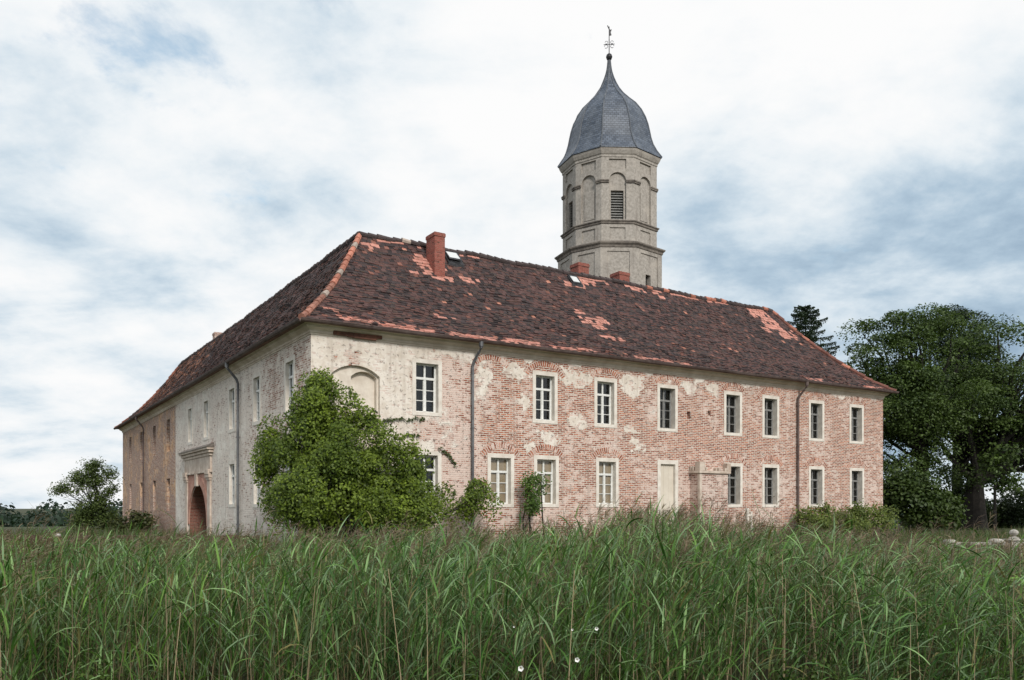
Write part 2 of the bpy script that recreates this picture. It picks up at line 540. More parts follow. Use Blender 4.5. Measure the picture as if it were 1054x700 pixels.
# slate of the dome
M_SLATE, t, p = new_mat("blue_grey_slate")
tc = t.n('ShaderNodeTexCoord')
br = t.n('ShaderNodeTexBrick', offset=0.5)
t.set(br.inputs['Vector'], tc.outputs['UV'])
br.inputs['Color1'].default_value = rgb(0.040, 0.055, 0.083)
br.inputs['Color2'].default_value = rgb(0.120, 0.145, 0.190)
br.inputs['Mortar'].default_value = rgb(0.028, 0.033, 0.042)
br.inputs['Scale'].default_value = 1.0
br.inputs['Mortar Size'].default_value = 0.016
br.inputs['Mortar Smooth'].default_value = 0.3
br.inputs['Brick Width'].default_value = 0.26
br.inputs['Row Height'].default_value = 0.17
nz = t.noise(tc.outputs['Object'], 1.2, 5, 0.6)
cc = t.mix(t.smooth(nz, 0.35, 0.7, 0.0, 0.5), br.outputs['Color'], rgb(0.135, 0.152, 0.18))
lich = t.smooth(t.noise(tc.outputs['Object'], 6.0, 4, 0.7), 0.66, 0.72, 0.0, 0.5)
t.set(p.inputs['Base Color'], t.mix(lich, cc, rgb(0.22, 0.22, 0.21)))
p.inputs['Roughness'].default_value = 0.5
p.inputs['Specular IOR Level'].default_value = 0.5
b = t.n('ShaderNodeBump', i_Strength=0.6, i_Distance=0.02)
t.set(b.inputs['Height'], t.math('SUBTRACT', 1.0, br.outputs['Fac']))
t.t.links.new(b.outputs[0], p.inputs['Normal'])

# ------------------------------------------------------------------ ground


def ground_z(x, y):
    """moat in front of the camera bank, level ground round the house, lower land far away"""
    x, y = np.asarray(x, float), np.asarray(y, float)

    def ss(a, b, v):
        q = np.clip((v - a) / (b - a), 0, 1)
        return q * q * (3 - 2 * q)
    moat = ss(5.2, 7.4, y) * (1 - ss(20.5, 24.5, y))
    far = ss(75, 230, np.hypot(x, y))
    return -1.2 * moat - 11.0 * far


gx = np.concatenate([-np.geomspace(4000, 42, 26), np.linspace(-40, 40, 81), np.geomspace(42, 4000, 26)])
gy = np.concatenate([-np.geomspace(4000, 12, 20), np.linspace(-10, 60, 141), np.geomspace(62, 4000, 28)])
GX, GY = np.meshgrid(gx, gy)
GZ = ground_z(GX, GY) + 0.05 * np.sin(GX * 1.3) * np.sin(GY * 1.7 + GX * 0.3) * (np.hypot(GX, GY) < 60)
gv = np.stack([GX.ravel(), GY.ravel(), GZ.ravel()], 1)
nx = len(gx)
idx = np.arange(nx * len(gy)).reshape(len(gy), nx)
gq = np.stack([idx[:-1, :-1].ravel(), idx[:-1, 1:].ravel(), idx[1:, 1:].ravel(), idx[1:, :-1].ravel()], 1)
M_GROUND, t, p = new_mat("grassy_soil")
tc = t.n('ShaderNodeTexCoord')
n1 = t.noise(tc.outputs['Object'], 0.35, 6, 0.6)
n2 = t.noise(tc.outputs['Object'], 5.0, 5, 0.65)
t.set(p.inputs['Base Color'], t.mix(t.smooth(n1, 0.35, 0.65), t.mix(n2, rgb(0.035, 0.03, 0.018), rgb(0.07, 0.055, 0.03)), t.mix(n2, rgb(0.03, 0.05, 0.016), rgb(0.07, 0.09, 0.03))))
b = t.n('ShaderNodeBump', i_Strength=0.5, i_Distance=0.06)
t.set(b.inputs['Height'], n2)
t.t.links.new(b.outputs[0], p.inputs['Normal'])
p.inputs['Roughness'].default_value = 0.95
tag(np_mesh("ground", gv, gq, np.ones((len(gv), 3)), M_GROUND), kind='structure')

# ------------------------------------------------------------------ manor house
HX, HY, HROT = -6.69, 27.6, math.atan2(0.5365, 0.844)
LX, LY = 31.5, 44.5          # lengths of the two street fronts
ZT = 7.70                    # top of the walls
house = empty("manor_house", (HX, HY, 0), HROT)
tag(house, "long two storey brick manor house with peeling plaster and dark tiled hip roof", "house")


def house_to_world(a, b, z):
    return (HX + 0.844 * a - 0.5365 * b, HY + 0.5365 * a + 0.844 * b, z)


def wall_grid(mb, s0, s1, z0, z1, ops, mp, step=None):
    """flat wall with openings; ops = (a, b, low, high, reveal depth, arch rise)"""
    xs = sorted({s0, s1, *[o[0] for o in ops], *[o[1] for o in ops]})
    zs = sorted({z0, z1, *[o[2] for o in ops], *[o[3] for o in ops]})
    for i in range(len(xs) - 1):
        for j in range(len(zs) - 1):
            mx, mz = (xs[i] + xs[i + 1]) / 2, (zs[j] + zs[j + 1]) / 2
            if any(o[0] < mx < o[1] and o[2] < mz < o[3] for o in ops):
                continue
            mb.face([mp(xs[i], 0, zs[j]), mp(xs[i + 1], 0, zs[j]), mp(xs[i + 1], 0, zs[j + 1]), mp(xs[i], 0, zs[j + 1])])
    for (a, b, lo, hi, dep, rise) in ops:
        sp = hi - rise
        mb.face([mp(a, 0, lo), mp(a, 0, sp), mp(a, -dep, sp), mp(a, -dep, lo)])
        mb.face([mp(b, 0, lo), mp(b, 0, sp), mp(b, -dep, sp), mp(b, -dep, lo)])
        mb.face([mp(a, 0, lo), mp(b, 0, lo), mp(b, -dep, lo), mp(a, -dep, lo)])
        if rise <= 0:
            mb.face([mp(a, 0, hi), mp(b, 0, hi), mp(b, -dep, hi), mp(a, -dep, hi)])
        else:
            h = (b - a) / 2
            rad = (h * h + rise * rise) / (2 * rise)
            cz = hi - rad
            a0 = math.asin(min(1, h / rad))
            n = 14
            pts = [((a + b) / 2 + rad * sin(-a0 + 2 * a0 * k / n), cz + rad * cos(-a0 + 2 * a0 * k / n)) for k in range(n + 1)]
            for (p0, q0), (p1, q1) in zip(pts[:-1], pts[1:]):
                mb.face([mp(p0, 0, q0), mp(p1, 0, q1), mp(p1, 0, hi), mp(p0, 0, hi)])
                mb.face([mp(p0, 0, q0), mp(p1, 0, q1), mp(p1, -dep, q1), mp(p0, -dep, q0)])


mpF = lambda s, d, z: (s, -d, z)           # street front
mpL = lambda s, d, z: (-d, s, z)           # gate front
WW, RV = 0.90, 0.30
UP, LO = (5.08, 6.84), (1.78, 3.53)
F_UP = [4.30, 9.47, 12.51, 15.95, 20.02, 22.60, 25.98, 29.21]
F_LO = [4.28, 7.42, 9.53, 12.60, 20.05, 22.60, 25.98, 29.24]
L_UP = [2.25, 6.48, 10.40, 15.45, 19.20]
L_LO = [2.70, 6.43, 10.40]
L_FAR = [25.5, 30.3, 35.5, 40.6]

ops = [(c - WW / 2, c + WW / 2, UP[0], UP[1], RV, 0) for c in F_UP] + [(c - WW / 2, c + WW / 2, LO[0], LO[1], RV, 0) for c in F_LO]
ops.append((15.55, 16.40, 0.9, 3.53, 0.14, 0))
ops.append((0.71, 2.47, 3.6, 6.53, 0.14, 0.34))
ops.append((17.12, 17.34, 5.58, 5.90, 0.2, 0))
ops.append((18.40, 18.58, 5.80, 6.0, 0.15, 0))
mb = MB()
wall_grid(mb, 0, LX, -0.6, ZT, ops, mpF)
mb.face([mpF(17.12, -0.2, 5.58), mpF(17.34, -0.2, 5.58), mpF(17.34, -0.2, 5.90), mpF(17.12, -0.2, 5.90)])
mb.face([mpF(18.40, -0.15, 5.80), mpF(18.58, -0.15, 5.80), mpF(18.58, -0.15, 6.0), mpF(18.40, -0.15, 6.0)])
wallF = mb.build("street_wall", M_FRONT, house)
wallF['label'] = "street wall of red brick with patches of cream plaster"
# niche: shallow arched recess with a second deeper one inside it
mb = MB()
mpN = lambda s, d, z: (s, 0.14 - d, z)
wall_grid(mb, 0.60, 2.60, 3.45, 6.70, [(1.46, 2.40, 3.6, 6.36, 0.20, 0.20)], mpN)
mb.face([(1.4, 0.34, 3.5), (2.5, 0.34, 3.5), (2.5, 0.34, 6.6), (1.4, 0.34, 6.6)])
mb.build("niche", M_PLASTER, house)
mb = MB()
mb.box(1.08, 1.35, -0.0, 0.2, 4.86, 5.02)
mb.build("corbel_stone", M_STONE, house)

SPLIT = 23.15
ops = [(c - WW / 2, c + WW / 2, UP[0], UP[1], RV, 0) for c in L_UP] + [(c - WW / 2, c + WW / 2, LO[0], LO[1], RV, 0) for c in L_LO]
ops.append((15.15, 19.30, -0.5, 2.80, 2.6, 2.05))
mb = MB()
wall_grid(mb, 0, SPLIT, -0.6, ZT, ops, mpL)
wl = mb.build("gate_wall", M_LEFT, house)
wl['label'] = "whitewashed stretch of the gate side wall"
ops = [(c - 0.5, c + 0.5, UP[0] - 0.15, UP[1], 0.34, 0) for c in L_FAR] + [(c - 0.5, c + 0.5, LO[0] - 0.35, LO[1] - 0.2, 0.34, 0) for c in L_FAR]
mb = MB()
wall_grid(mb, SPLIT, LY, -0.6, ZT, ops, lambda s, d, z: (0.02 - d, s, z))
wl = mb.build("far_wall", M_FAR, house)
wl['label'] = "rusty brown rendered far stretch of the gate side wall"
# end and courtyard walls
mb = MB()
mb.face([(LX, 0, -.6), (LX, 9, -.6), (LX, 9, ZT), (LX, 0, ZT)])
mb.build("end_wall", M_BRICK, house)
mb = MB()
mb.face([(LX, 9, -.6), (7.08, 9, -.6), (7.08, 9, ZT), (LX, 9, ZT)])
mb.face([(7.08, 9, -.6), (7.08, LY, -.6), (7.08, LY, ZT), (7.08, 9, ZT)])
mb.face([(7.08, LY, -.6), (0, LY, -.6), (0, LY, ZT), (7.08, LY, ZT)])
mb.build("courtyard_wall", M_BRICK, house)
# gate passage
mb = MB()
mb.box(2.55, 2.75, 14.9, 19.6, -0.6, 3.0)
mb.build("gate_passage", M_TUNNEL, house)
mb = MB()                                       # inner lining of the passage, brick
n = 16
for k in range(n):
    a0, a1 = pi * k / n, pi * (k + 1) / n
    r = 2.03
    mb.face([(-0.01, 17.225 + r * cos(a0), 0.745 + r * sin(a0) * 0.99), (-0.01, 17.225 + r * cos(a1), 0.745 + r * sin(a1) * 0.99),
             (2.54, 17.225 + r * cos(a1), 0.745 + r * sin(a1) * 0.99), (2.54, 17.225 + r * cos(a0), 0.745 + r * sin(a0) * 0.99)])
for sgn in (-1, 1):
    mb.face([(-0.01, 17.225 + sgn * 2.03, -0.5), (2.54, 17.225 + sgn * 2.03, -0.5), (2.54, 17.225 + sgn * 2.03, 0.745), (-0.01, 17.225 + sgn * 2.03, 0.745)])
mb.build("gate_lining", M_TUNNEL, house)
# portal
portal = empty("portal")
portal.parent = house
mb = MB()
for k in range(24):                            # rose coloured arch ring
    a0, a1 = pi * k / 24, pi * (k + 1) / 24
    P = lambda r, a, d: (-d, 17.225 + r * cos(a), 0.745 + r * sin(a))
    for d0 in (0.06,):
        mb.face([P(2.085, a0, .06), P(2.085, a1, .06), P(2.55, a1, .06), P(2.55, a0, .06)])
        mb.face([P(2.55, a0, .06), P(2.55, a1, .06), P(2.55, a1, -.01), P(2.55, a0, -.01)])
        mb.face([P(2.085, a0, .06), P(2.085, a1, .06), P(2.085, a1, -.01), P(2.085, a0, -.01)])
mb.build("arch_ring", M_PORTALB, portal)
mb = MB()                                      # rose infill between arch and entablature
pts = [(17.225 + 2.56 * cos(pi * k / 20), 0.745 + 2.56 * sin(pi * k / 20)) for k in range(21)]
for (s0, q0), (s1, q1) in zip(pts[:-1], pts[1:]):
    mb.face([(-.035, s0, q0), (-.035, s1, q1), (-.035, s1, 3.32), (-.035, s0, 3.32)])
mb.build("spandrel", M_PORTALB, portal)
mb = MB()
mb.box(-0.15, 0.0, 16.98, 17.47, 2.70, 3.32)
mb.build("keystone", M_STONE, portal, bevel=0.02)
for c in (14.60, 19.85):
    mb = MB()
    mb.box(-0.09, 0, c - 0.30, c + 0.30, -0.5, 2.95)
    mb.box(-0.13, 0, c - 0.35, c + 0.38, 2.951, 3.06)
    mb.box(-0.17, 0, c - 0.39, c + 0.44, 3.061, 3.22)
    mb.box(-0.13, -0.0, c - 0.34, c + 0.37, -0.5, 0.30)
    mb.build("pilaster", M_STONE, portal, bevel=0.015)
mb = MB()
mb.box(-0.13, 0, 14.15, 20.30, 3.322, 3.42)
mb.box(-0.09, 0, 14.22, 20.23, 3.421, 4.12)
mb.box(-0.14, 0, 14.10, 20.35, 4.121, 4.26)
mb.box(-0.22, 0, 13.95, 20.50, 4.261, 4.40)
mb.box(-0.32, 0, 13.85, 20.60, 4.401, 4.52)
for c in (14.60, 19.85):
    mb.box(-0.20, -0.05, c - 0.38, c + 0.38, 3.225, 3.46)
mb.build("entablature", M_STONE, portal, bevel=0.015)
mb = MB()
mb.face([(-0.36, 13.80, 4.526), (-0.36, 20.62, 4.526), (0, 20.69, 4.72), (0, 13.76, 4.72)])
mb.face([(-0.36, 13.80, 4.526), (-0.36, 20.62, 4.526), (-0.36, 20.62, 4.50), (-0.36, 13.80, 4.50)])
for s_ in (13.80, 20.62):
    mb.face([(-0.36, s_, 4.526), (0, s_, 4.72), (0, s_, 4.50), (-0.36, s_, 4.50)])
mb.build("entablature_cap", M_TCORN, portal)

# relieving arches of upright bricks over the openings of the street wall


def relieving_arch(c, zc, r0, r1, half):
    mb = MB()
    n = 20
    for k in range(n):
        a0, a1 = -half + 2 * half * k / n, -half + 2 * half * (k + 1) / n
        P = lambda r, a: (c + r * sin(a), -0.006, zc + r * cos(a))
        mb.face([P(r0, a0), P(r0, a1), P(r1, a1), P(r1, a0)],
                uv=[(c * 3 + a0 * r0, 0.05 + zc * .4), (c * 3 + a1 * r0, 0.05 + zc * .4), (c * 3 + a1 * r0, 0.35 + zc * .4), (c * 3 + a0 * r0, 0.35 + zc * .4)])
    return mb.build("relieving_arch", M_ARCH, house)


for c in [7.0] + F_UP[1:]:
    relieving_arch(c, 6.28, 0.95, 1.21, R(58 if c in (9.47, 22.6, 25.98) else 44))
for c in F_LO[1:]:
    relieving_arch(c, 2.95, 0.97, 1.18, R(50))

# windows ---------------------------------------------------------------


def add_child(name, mb, m, parent, bevel=0.0):
    return mb.build(name, m, parent, bevel=bevel)


def window_proto(w_, h_, wood, surround=True, dep=0.20, sw=0.145, blind=False, half_open=False, bars=3):
    """one casement window in its opening; origin at the middle of the sill, outside is -y"""
    x = w_ / 2
    mb = MB()
    fw = 0.055
    y0, y1 = dep, dep + 0.06
    mb.box(-x, -x + fw, y0, y1, 0, h_)
    mb.box(x - fw, x, y0, y1, 0, h_)
    mb.box(-x + fw, x - fw, y0, y1, 0, fw)
    mb.box(-x + fw, x - fw, y0, y1, h_ - fw, h_)
    zt = h_ * 0.70
    mb.box(-x + fw, x - fw, y0 - 0.03, y1 - 0.012, zt - 0.04, zt + 0.045)
    mb.box(-0.042, 0.042, y0 - 0.022, y1 - 0.014, fw, zt - 0.04)
    mb.box(-0.034, 0.034, y0 - 0.010, y1 - 0.014, zt + 0.045, h_ - fw)
    for k in range(1, bars):
        z = fw + (zt - 0.04 - fw) * k / bars
        for sx in (-1, 1):
            a, b = sorted((sx * 0.042, sx * (x - fw)))
            mb.box(a, b, y0 + 0.006, y1 - 0.016, z - 0.013, z + 0.013)
    # casement stiles
    for sx in (-1, 1):
        a, b = sorted((sx * (x - fw), sx * (x - fw - 0.03)))
        mb.box(a, b, y0 + 0.003, y1 - 0.016, fw, zt - 0.04)
        a, b = sorted((sx * 0.042, sx * 0.062))
        mb.box(a, b, y0 + 0.003, y1 - 0.016, fw, zt - 0.04)
    win = mb.build("window", wood, house)
    g = MB()
    g.face([(-x + fw, y1 - 0.02, fw), (x - fw, y1 - 0.02, fw), (x - fw, y1 - 0.02, h_ - fw), (-x + fw, y1 - 0.02, h_ - fw)])
    g.build("pane", M_GLASS, win)
    if blind:
        g = MB()
        g.box(-x + 0.02, x - 0.02, y1 + 0.005, y1 + 0.02, 0.02, h_ - 0.02)
        g.build("blind", M_BLIND, win)
    if surround:
        sb = MB()
        e = 0.003
        sb.box(-x - sw, -x + e, -0.022, dep - 0.004, -sw + 0.02, h_ + sw)
        sb.box(x - e, x + sw, -0.022, dep - 0.004, -sw + 0.02, h_ + sw)
        sb.box(-x + e, x - e, -0.0215, dep - 0.004, h_ - e, h_ + sw - 0.002)
        sb.box(-x + e, x - e, -0.0215, dep - 0.004, -sw + 0.022, e)
        sb.build("surround", M_SURR, win)
    return win


def copy_part(o, parent):
    c = o.copy()
    COL.objects.link(c)
    c.parent = parent
    for ch in list(o.children):
        d = ch.copy()
        COL.objects.link(d)
        d.parent = c
    return c


HW = UP[1] - UP[0]
protos = {}


def put_window(kind, loc, rz=0.0, **kw):
    if kind not in protos:
        protos[kind] = window_proto(**kw)
        wobj = protos[kind]
    else:
        wobj = copy_part(protos[kind], house)
    wobj.location = loc
    wobj.rotation_euler = (0, 0, rz)
    return wobj


for i, c in enumerate(F_UP):
    if i < 3:
        put_window('white', (c, 0, UP[0]), w_=WW, h_=HW, wood=M_WOODW)
    else:
        put_window('grey', (c, 0, UP[0]), w_=WW, h_=HW, wood=M_WOODG, dep=0.24, bars=3)
for i, c in enumerate(F_LO):
    if i < 1:
        put_window('white', (c, 0, LO[0]))
    elif i < 4:
        put_window('blind', (c, 0, LO[0]), w_=WW, h_=HW, wood=M_WOODW, blind=True)
    else:
        put_window('grey', (c, 0, LO[0]))
for c in L_UP:
    put_window('side', (0, c, UP[0]), -pi / 2, w_=WW, h_=HW, wood=M_WOODW, dep=0.11, sw=0.16)
for c in L_LO:
    put_window('side', (0, c, LO[0]), -pi / 2)
for c in L_FAR:
    put_window('far', (0.02, c, UP[0] - 0.15), -pi / 2, w_=1.0, h_=HW + 0.15, wood=M_WOODB, surround=False, dep=0.17)
    put_window('farlow', (0.02, c, LO[0] - 0.35), -pi / 2, w_=1.0, h_=HW + 0.15, wood=M_WOODG, surround=False, dep=0.17)
# walled-up doorway of the street front
mb = MB()
mb.box(15.55, 16.40, 0.115, 0.15, 0.9, 3.53)
for x in (15.83, 16.12):
    mb.box(x - 0.006, x + 0.006, 0.108, 0.12, 0.95, 3.50)
dr = mb.build("door", M_DOOR, house)
sb = MB()
sb.box(15.37, 15.553, -0.022, 0.114, 0.8, 3.71)
sb.box(16.397, 16.58, -0.022, 0.114, 0.8, 3.71)
sb.box(15.553, 16.397, -0.0215, 0.114, 3.527, 3.708)
sb.build("surround", M_SURR, dr)

# moulded cornice under the eaves
M_CORN = mottled("cornice_plaster", (0.54, 0.45, 0.365), (0.74, 0.655, 0.565), 1.6, 0.9, 0.3)
prof = [(0.0, 7.42), (0.03, 7.425), (0.03, 7.48), (0.06, 7.49), (0.06, 7.56), (0.11, 7.60), (0.20, 7.65), (0.24, 7.72), (0.28, 7.74), (0.0, 7.76)]


def cornice(name, pa, pb):
    mb = MB()
    for (d0, z0), (d1, z1) in zip(prof[:-1], prof[1:]):
        n = 30
        for k in range(n):
            a, b = k / n, (k + 1) / n
            f0 = lambda u, d, z: tuple(np.array(pa(d)) * (1 - u) + np.array(pb(d)) * u) + (z,)
            mb.face([f0(a, d0, z0), f0(b, d0, z0), f0(b, d1, z1), f0(a, d1, z1)])
    return mb.build(name, M_CORN, house)


cornice("cornice", lambda d: (-d, -d), lambda d: (LX + d, -d))
cornice("cornice", lambda d: (-d, LY + d), lambda d: (-d, -d))
cornice("cornice", lambda d: (LX + d, -d), lambda d: (LX + d, 9 + d))
mb = MB()                                        # brick showing where the cornice has fallen
for k, (a, b, lo, hi) in enumerate([(0.75, 1.25, 7.48, 7.63), (1.25, 1.9, 7.46, 7.64), (1.9, 2.5, 7.50, 7.63), (1.45, 2.3, 7.44, 7.50)]):
    mb.box(a, b, -0.125 - 0.006 * k, 0.0, lo, hi)
mb.build("broken_cornice", mottled("bare_brick", (0.075, 0.04, 0.03), (0.22, 0.10, 0.07), 7.0, 0.95, 0.5), house)

# roof -------------------------------------------------------------------
ZE, ZR = 7.80, 12.58


def roof_z(tt):
    return ZE + (ZR - ZE) * (tt - 0.36 * tt * (1 - tt))


def sag(x, y):
    return 0.035 * sin(x * 0.55 + 1.0) * cos(y * 0.4) + 0.02 * sin(x * 1.7 + y * 1.1) + 0.012 * sin(x * 4.1 - y * 3.3)


def in_patch(face, s, tt):
    if face == 'front':
        j = random.random() * 0.25
        for (a, b, lo, hi) in PATCH:
            if a - j * .8 < s < b + j * .8 and lo - j * 0.05 < tt < hi + j * 0.05:
                return True
    return False


PATCH = [(1.0, 4.3, 0.03, 0.075), (5.3, 9.1, 0.03, 0.08), (9.5, 11.6, 0.03, 0.065), (14.0, 17.0, 0.03, 0.06), (24.9, 26.2, 0.03, 0.055),
         (4.2, 6.2, 0.965, 1.0), (7.9, 8.9, 0.965, 1.0), (6.8, 7.3, .94, .97), (3.6, 4.2, 0.90, 0.93), (20.3, 22.2, 0.97, 1.0), (22.9, 24.2, 0.97, 1.0),
         (5.8, 6.25, 0.74, 0.90), (6.05, 6.9, 0.70, 0.745), (6.78, 7.0, 0.80, 0.88), (14.3, 15.2, 0.92, 1.0), (13.4, 14.4, 0.87, 0.90), (15.6, 16.0, .95, .98),
         (13.0, 13.9, 0.46, 0.54), (12.85, 13.25, 0.57, 0.60), (13.95, 14.45, 0.50, 0.56), (13.4, 13.75, .42, .46), (17.4, 18.3, 0.95, 1.0), (18.9, 19.5, .93, .97),
         (13.4, 14.4, 0.28, 0.31), (25.9, 27.2, 0.90, 1.0), (26.5, 27.6, 0.78, 0.90), (27.3, 28.3, 0.69, 0.78), (0.6, 1.1, 0.14, 0.17),
         (5.3, 5.8, 0.29, 0.31), (7.7, 7.95, 0.74, 0.76), (8.1, 8.5, 0.75, 0.775), (5.4, 5.8, .73, .75), (26.0, 26.4, 0.72, 0.78), (29.5, 31.0, .02, .06)]


def tile_col(face, s, tt):
    if in_patch(face, s, tt) and random.random() < 0.88:
        k = random.uniform(0.8, 1.15)
        return (0.50 * k, 0.235 * k, 0.185 * k, 1)
    r = random.random()
    zone = 0.5 + 0.5 * sin(s * 0.45 + 3 * tt + (1.5 if face == 'left' else 0)) * cos(s * 0.23 - 5 * tt + 1)
    if face == 'left':
        zone = min(1, zone * 0.5 + max(0, (14 - s) / 16) * 0.8 + 0.15)
    k = random.uniform(0.7, 1.25)
    if face == 'left' and s < 22.0 + 3.0 * sin(tt * 6) and r < 0.62 - s * 0.02:
        return (0.30 * k, 0.125 * k, 0.072 * k, 1)
    if r < 0.005:
        return (0.38 * k, 0.17 * k, 0.12 * k, 1)
    if r < 0.012 + 0.035 * zone:
        return (0.19 * k, 0.085 * k, 0.065 * k, 1)
    if r < 0.30 + 0.35 * zone:
        return (0.086 * k, 0.048 * k, 0.044 * k, 1)
    return (0.045 * k, 0.033 * k, 0.033 * k, 1)


def tiled_face(mb, face, p0, p1, q0, q1, tw=0.20, rows=38):
    p0, p1, q0, q1 = [np.array(v, float) for v in (p0, p1, q0, q1)]
    L = np.linalg.norm(p1 - p0)
    u = (p1 - p0) / L
    nrm = np.array([u[1], -u[0]])                # outward in plan
    run = abs(np.dot(q0 - p0, -nrm))
    sl, sr = np.dot(q0 - p0, u), np.dot(q1 - p0, u)
    for k in range(rows):
        t0, t1 = k / rows, (k + 1.12) / rows
        t1 = min(t1, 1.0)
        l0, l1 = sl * t0, sl * t1
        r0, r1 = L + (sr - L) * t0, L + (sr - L) * t1
        off = tw * (0.5 if k % 2 else 0.0) + random.uniform(-.02, .02)
        i = math.floor((min(l0, l1) - off) / tw)
        wave = random.uniform(0, 6)
        while True:
            a = off + i * tw
            b = a + tw * 0.97
            i += 1
            if a > max(r0, r1):
                break
            A0, B0 = max(a, l0), min(b, r0)
            A1, B1 = max(a, l1), min(b, r1)
            if B0 <= A0 and B1 <= A1:
                continue
            B0, B1 = max(B0, A0), max(B1, A1)
            lift = 0.034 + random.gauss(0, 0.009) + 0.012 * sin(a * 1.9 + wave)
            drop = random.gauss(0, 0.010) + 0.012 * sin(a * 0.7 + wave * 2)

            def P(s, tt, h, dr=0.0):
                xy = p0 + u * s - nrm * (run * tt)
                xy = xy + nrm * (h * 0.55 + dr)
                return (xy[0], xy[1], roof_z(tt) + h * 0.8 + sag(xy[0], xy[1]) - dr * 0.8)
            c = tile_col(face, (A0 + B0) / 2 + (p0[0] if face == 'front' else 0), t0)
            tilt = random.gauss(0, 0.006)
            a_, b_, c_, d_ = P(A0, t0, lift + tilt, drop), P(B0, t0, lift - tilt, drop), P(B1, t1, 0.004), P(A1, t1, 0.004)
            mb.face([a_, b_, c_, d_], col=c)
            e_, f_ = P(A0, t0, lift - 0.03, drop), P(B0, t0, lift - 0.03, drop)
            k2 = tuple(min(1, q * 1.3) for q in c[:3]) + (1,) if random.random() < 0.45 else (0.29 * random.uniform(.7, 1.2), 0.165, 0.14, 1)
            mb.face([e_, f_, b_, a_], col=k2)
    # underlay just below the tiles
    for k in range(12):
        t0, t1 = k / 12, (k + 1) / 12
        def Q(s, tt):
            xy = p0 + u * s - nrm * (run * tt)
            return (xy[0], xy[1], roof_z(tt) - 0.05)
        mb.face([Q(sl * t0, t0), Q(L + (sr - L) * t0, t0), Q(L + (sr - L) * t1, t1), Q(sl * t1, t1)], col=(0.03, 0.025, 0.025, 1))


mb = MB()
E = 0.45
A1, A2, A3, A4 = (-E, -E), (LX + E, -E), (LX + E, 9 + E), (7.08 + E, 9 + E)
A5, A6 = (7.08 + E, LY + E), (-E, LY + E)
RD1, RD2, RD3 = (3.54, 4.5), (28.0, 4.5), (3.54, 40.0)
tiled_face(mb, 'front', A1, A2, RD1, RD2)
tiled_face(mb, 'left', A6, A1, RD3, RD1)
tiled_face(mb, 'end', A2, A3, RD2, RD2, rows=30)
tiled_face(mb, 'back', A3, A4, RD2, RD1, tw=0.6, rows=14)
tiled_face(mb, 'back', A4, A5, RD1, RD3, tw=0.6, rows=14)
tiled_face(mb, 'back', A5, A6, RD3, RD3, tw=0.6, rows=14)
roof = mb.build("roof", M_TILE, house)
# soffit boards closing the eaves from below
mb = MB()
for z in (7.742,):
    mb.face([(-E, -E, z), (LX + E, -E, z), (LX, 0, z), (0, 0, z)])
    mb.face([(-E, LY + E, z), (-E, -E, z), (0, 0, z), (0, LY, z)])
    mb.face([(LX + E, -E, z), (LX + E, 9 + E, z), (LX, 9, z), (LX, 0, z)])
mb.build("soffit", M_WOODB, roof)
# ridge and hip tiles


def caps(mb, path, palette, n):
    path = [np.array(p, float) for p in path]
    seg = [np.linalg.norm(b - a) for a, b in zip(path[:-1], path[1:])]
    tot = sum(seg)

    def at(d):
        for (a, b, s) in zip(path[:-1], path[1:], seg):
            if d <= s:
                return a + (b - a) * d / s
            d -= s
        return path[-1]
    for k in range(n):
        a, b = at(tot * k / n), at(tot * (k + 1.10) / n)
        j = np.array([random.gauss(0, .012), random.gauss(0, .012), random.gauss(0, .012)])
        a = a + j + (0, 0, 0.02)
        b = b + j
        kk = random.uniform(0.75, 1.2)
        c = palette(k / n)
        mb.tube([a, b], [0.125, 0.100], 8, col=tuple(q * kk for q in c) + (1,))


def hip_path(c0, c1, n=14):
    return [(c0[0] + (c1[0] - c0[0]) * k / n, c0[1] + (c1[1] - c0[1]) * k / n, roof_z(k / n) + 0.03 + sag(c0[0] + (c1[0] - c0[0]) * k / n, c0[1] + (c1[1] - c0[1]) * k / n)) for k in range(n + 1)]


DARKT, SALM, MORT = (0.075, 0.058, 0.057), (0.44, 0.18, 0.125), (0.40, 0.33, 0.28)
mb = MB()
caps(mb, hip_path(A1, RD1), lambda q: MORT if random.random() < 0.28 else ((0.32, 0.15, 0.11) if q < 0.45 else SALM), 20)
mb.build("hip_tiles", M_TILE, roof)
mb = MB()
caps(mb, hip_path(A2, RD2), lambda q: SALM if random.random() < 0.35 else (0.20, 0.085, 0.065), 18)
mb.build("hip_tiles", M_TILE, roof)
mb = MB()
caps(mb, hip_path(A6, RD3), lambda q: DARKT if random.random() < 0.5 else (0.24, 0.10, 0.07), 20)
mb.build("hip_tiles", M_TILE, roof)
mb = MB()
rp = [(3.54 + (28 - 3.54) * k / 24, 4.5, ZR + 0.03 + sag(3.54 + (28 - 3.54) * k / 24, 4.5) * 1.3) for k in range(25)]
caps(mb, rp, lambda q: (SALM if random.random() < (0.5 if 0.66 < q < 0.84 else 0.06) else (MORT if random.random() < 0.05 else DARKT)), 66)
mb.build("ridge_tiles", M_TILE, roof)
mb = MB()
rp = [(3.54, 4.5 + 35.5 * k / 24, ZR + 0.03 - 0.10 * sin(pi * k / 24) + sag(3.54, 4.5 + 35.5 * k / 24)) for k in range(25)]
caps(mb, rp, lambda q: DARKT, 90)
mb.build("ridge_tiles", M_TILE, roof)


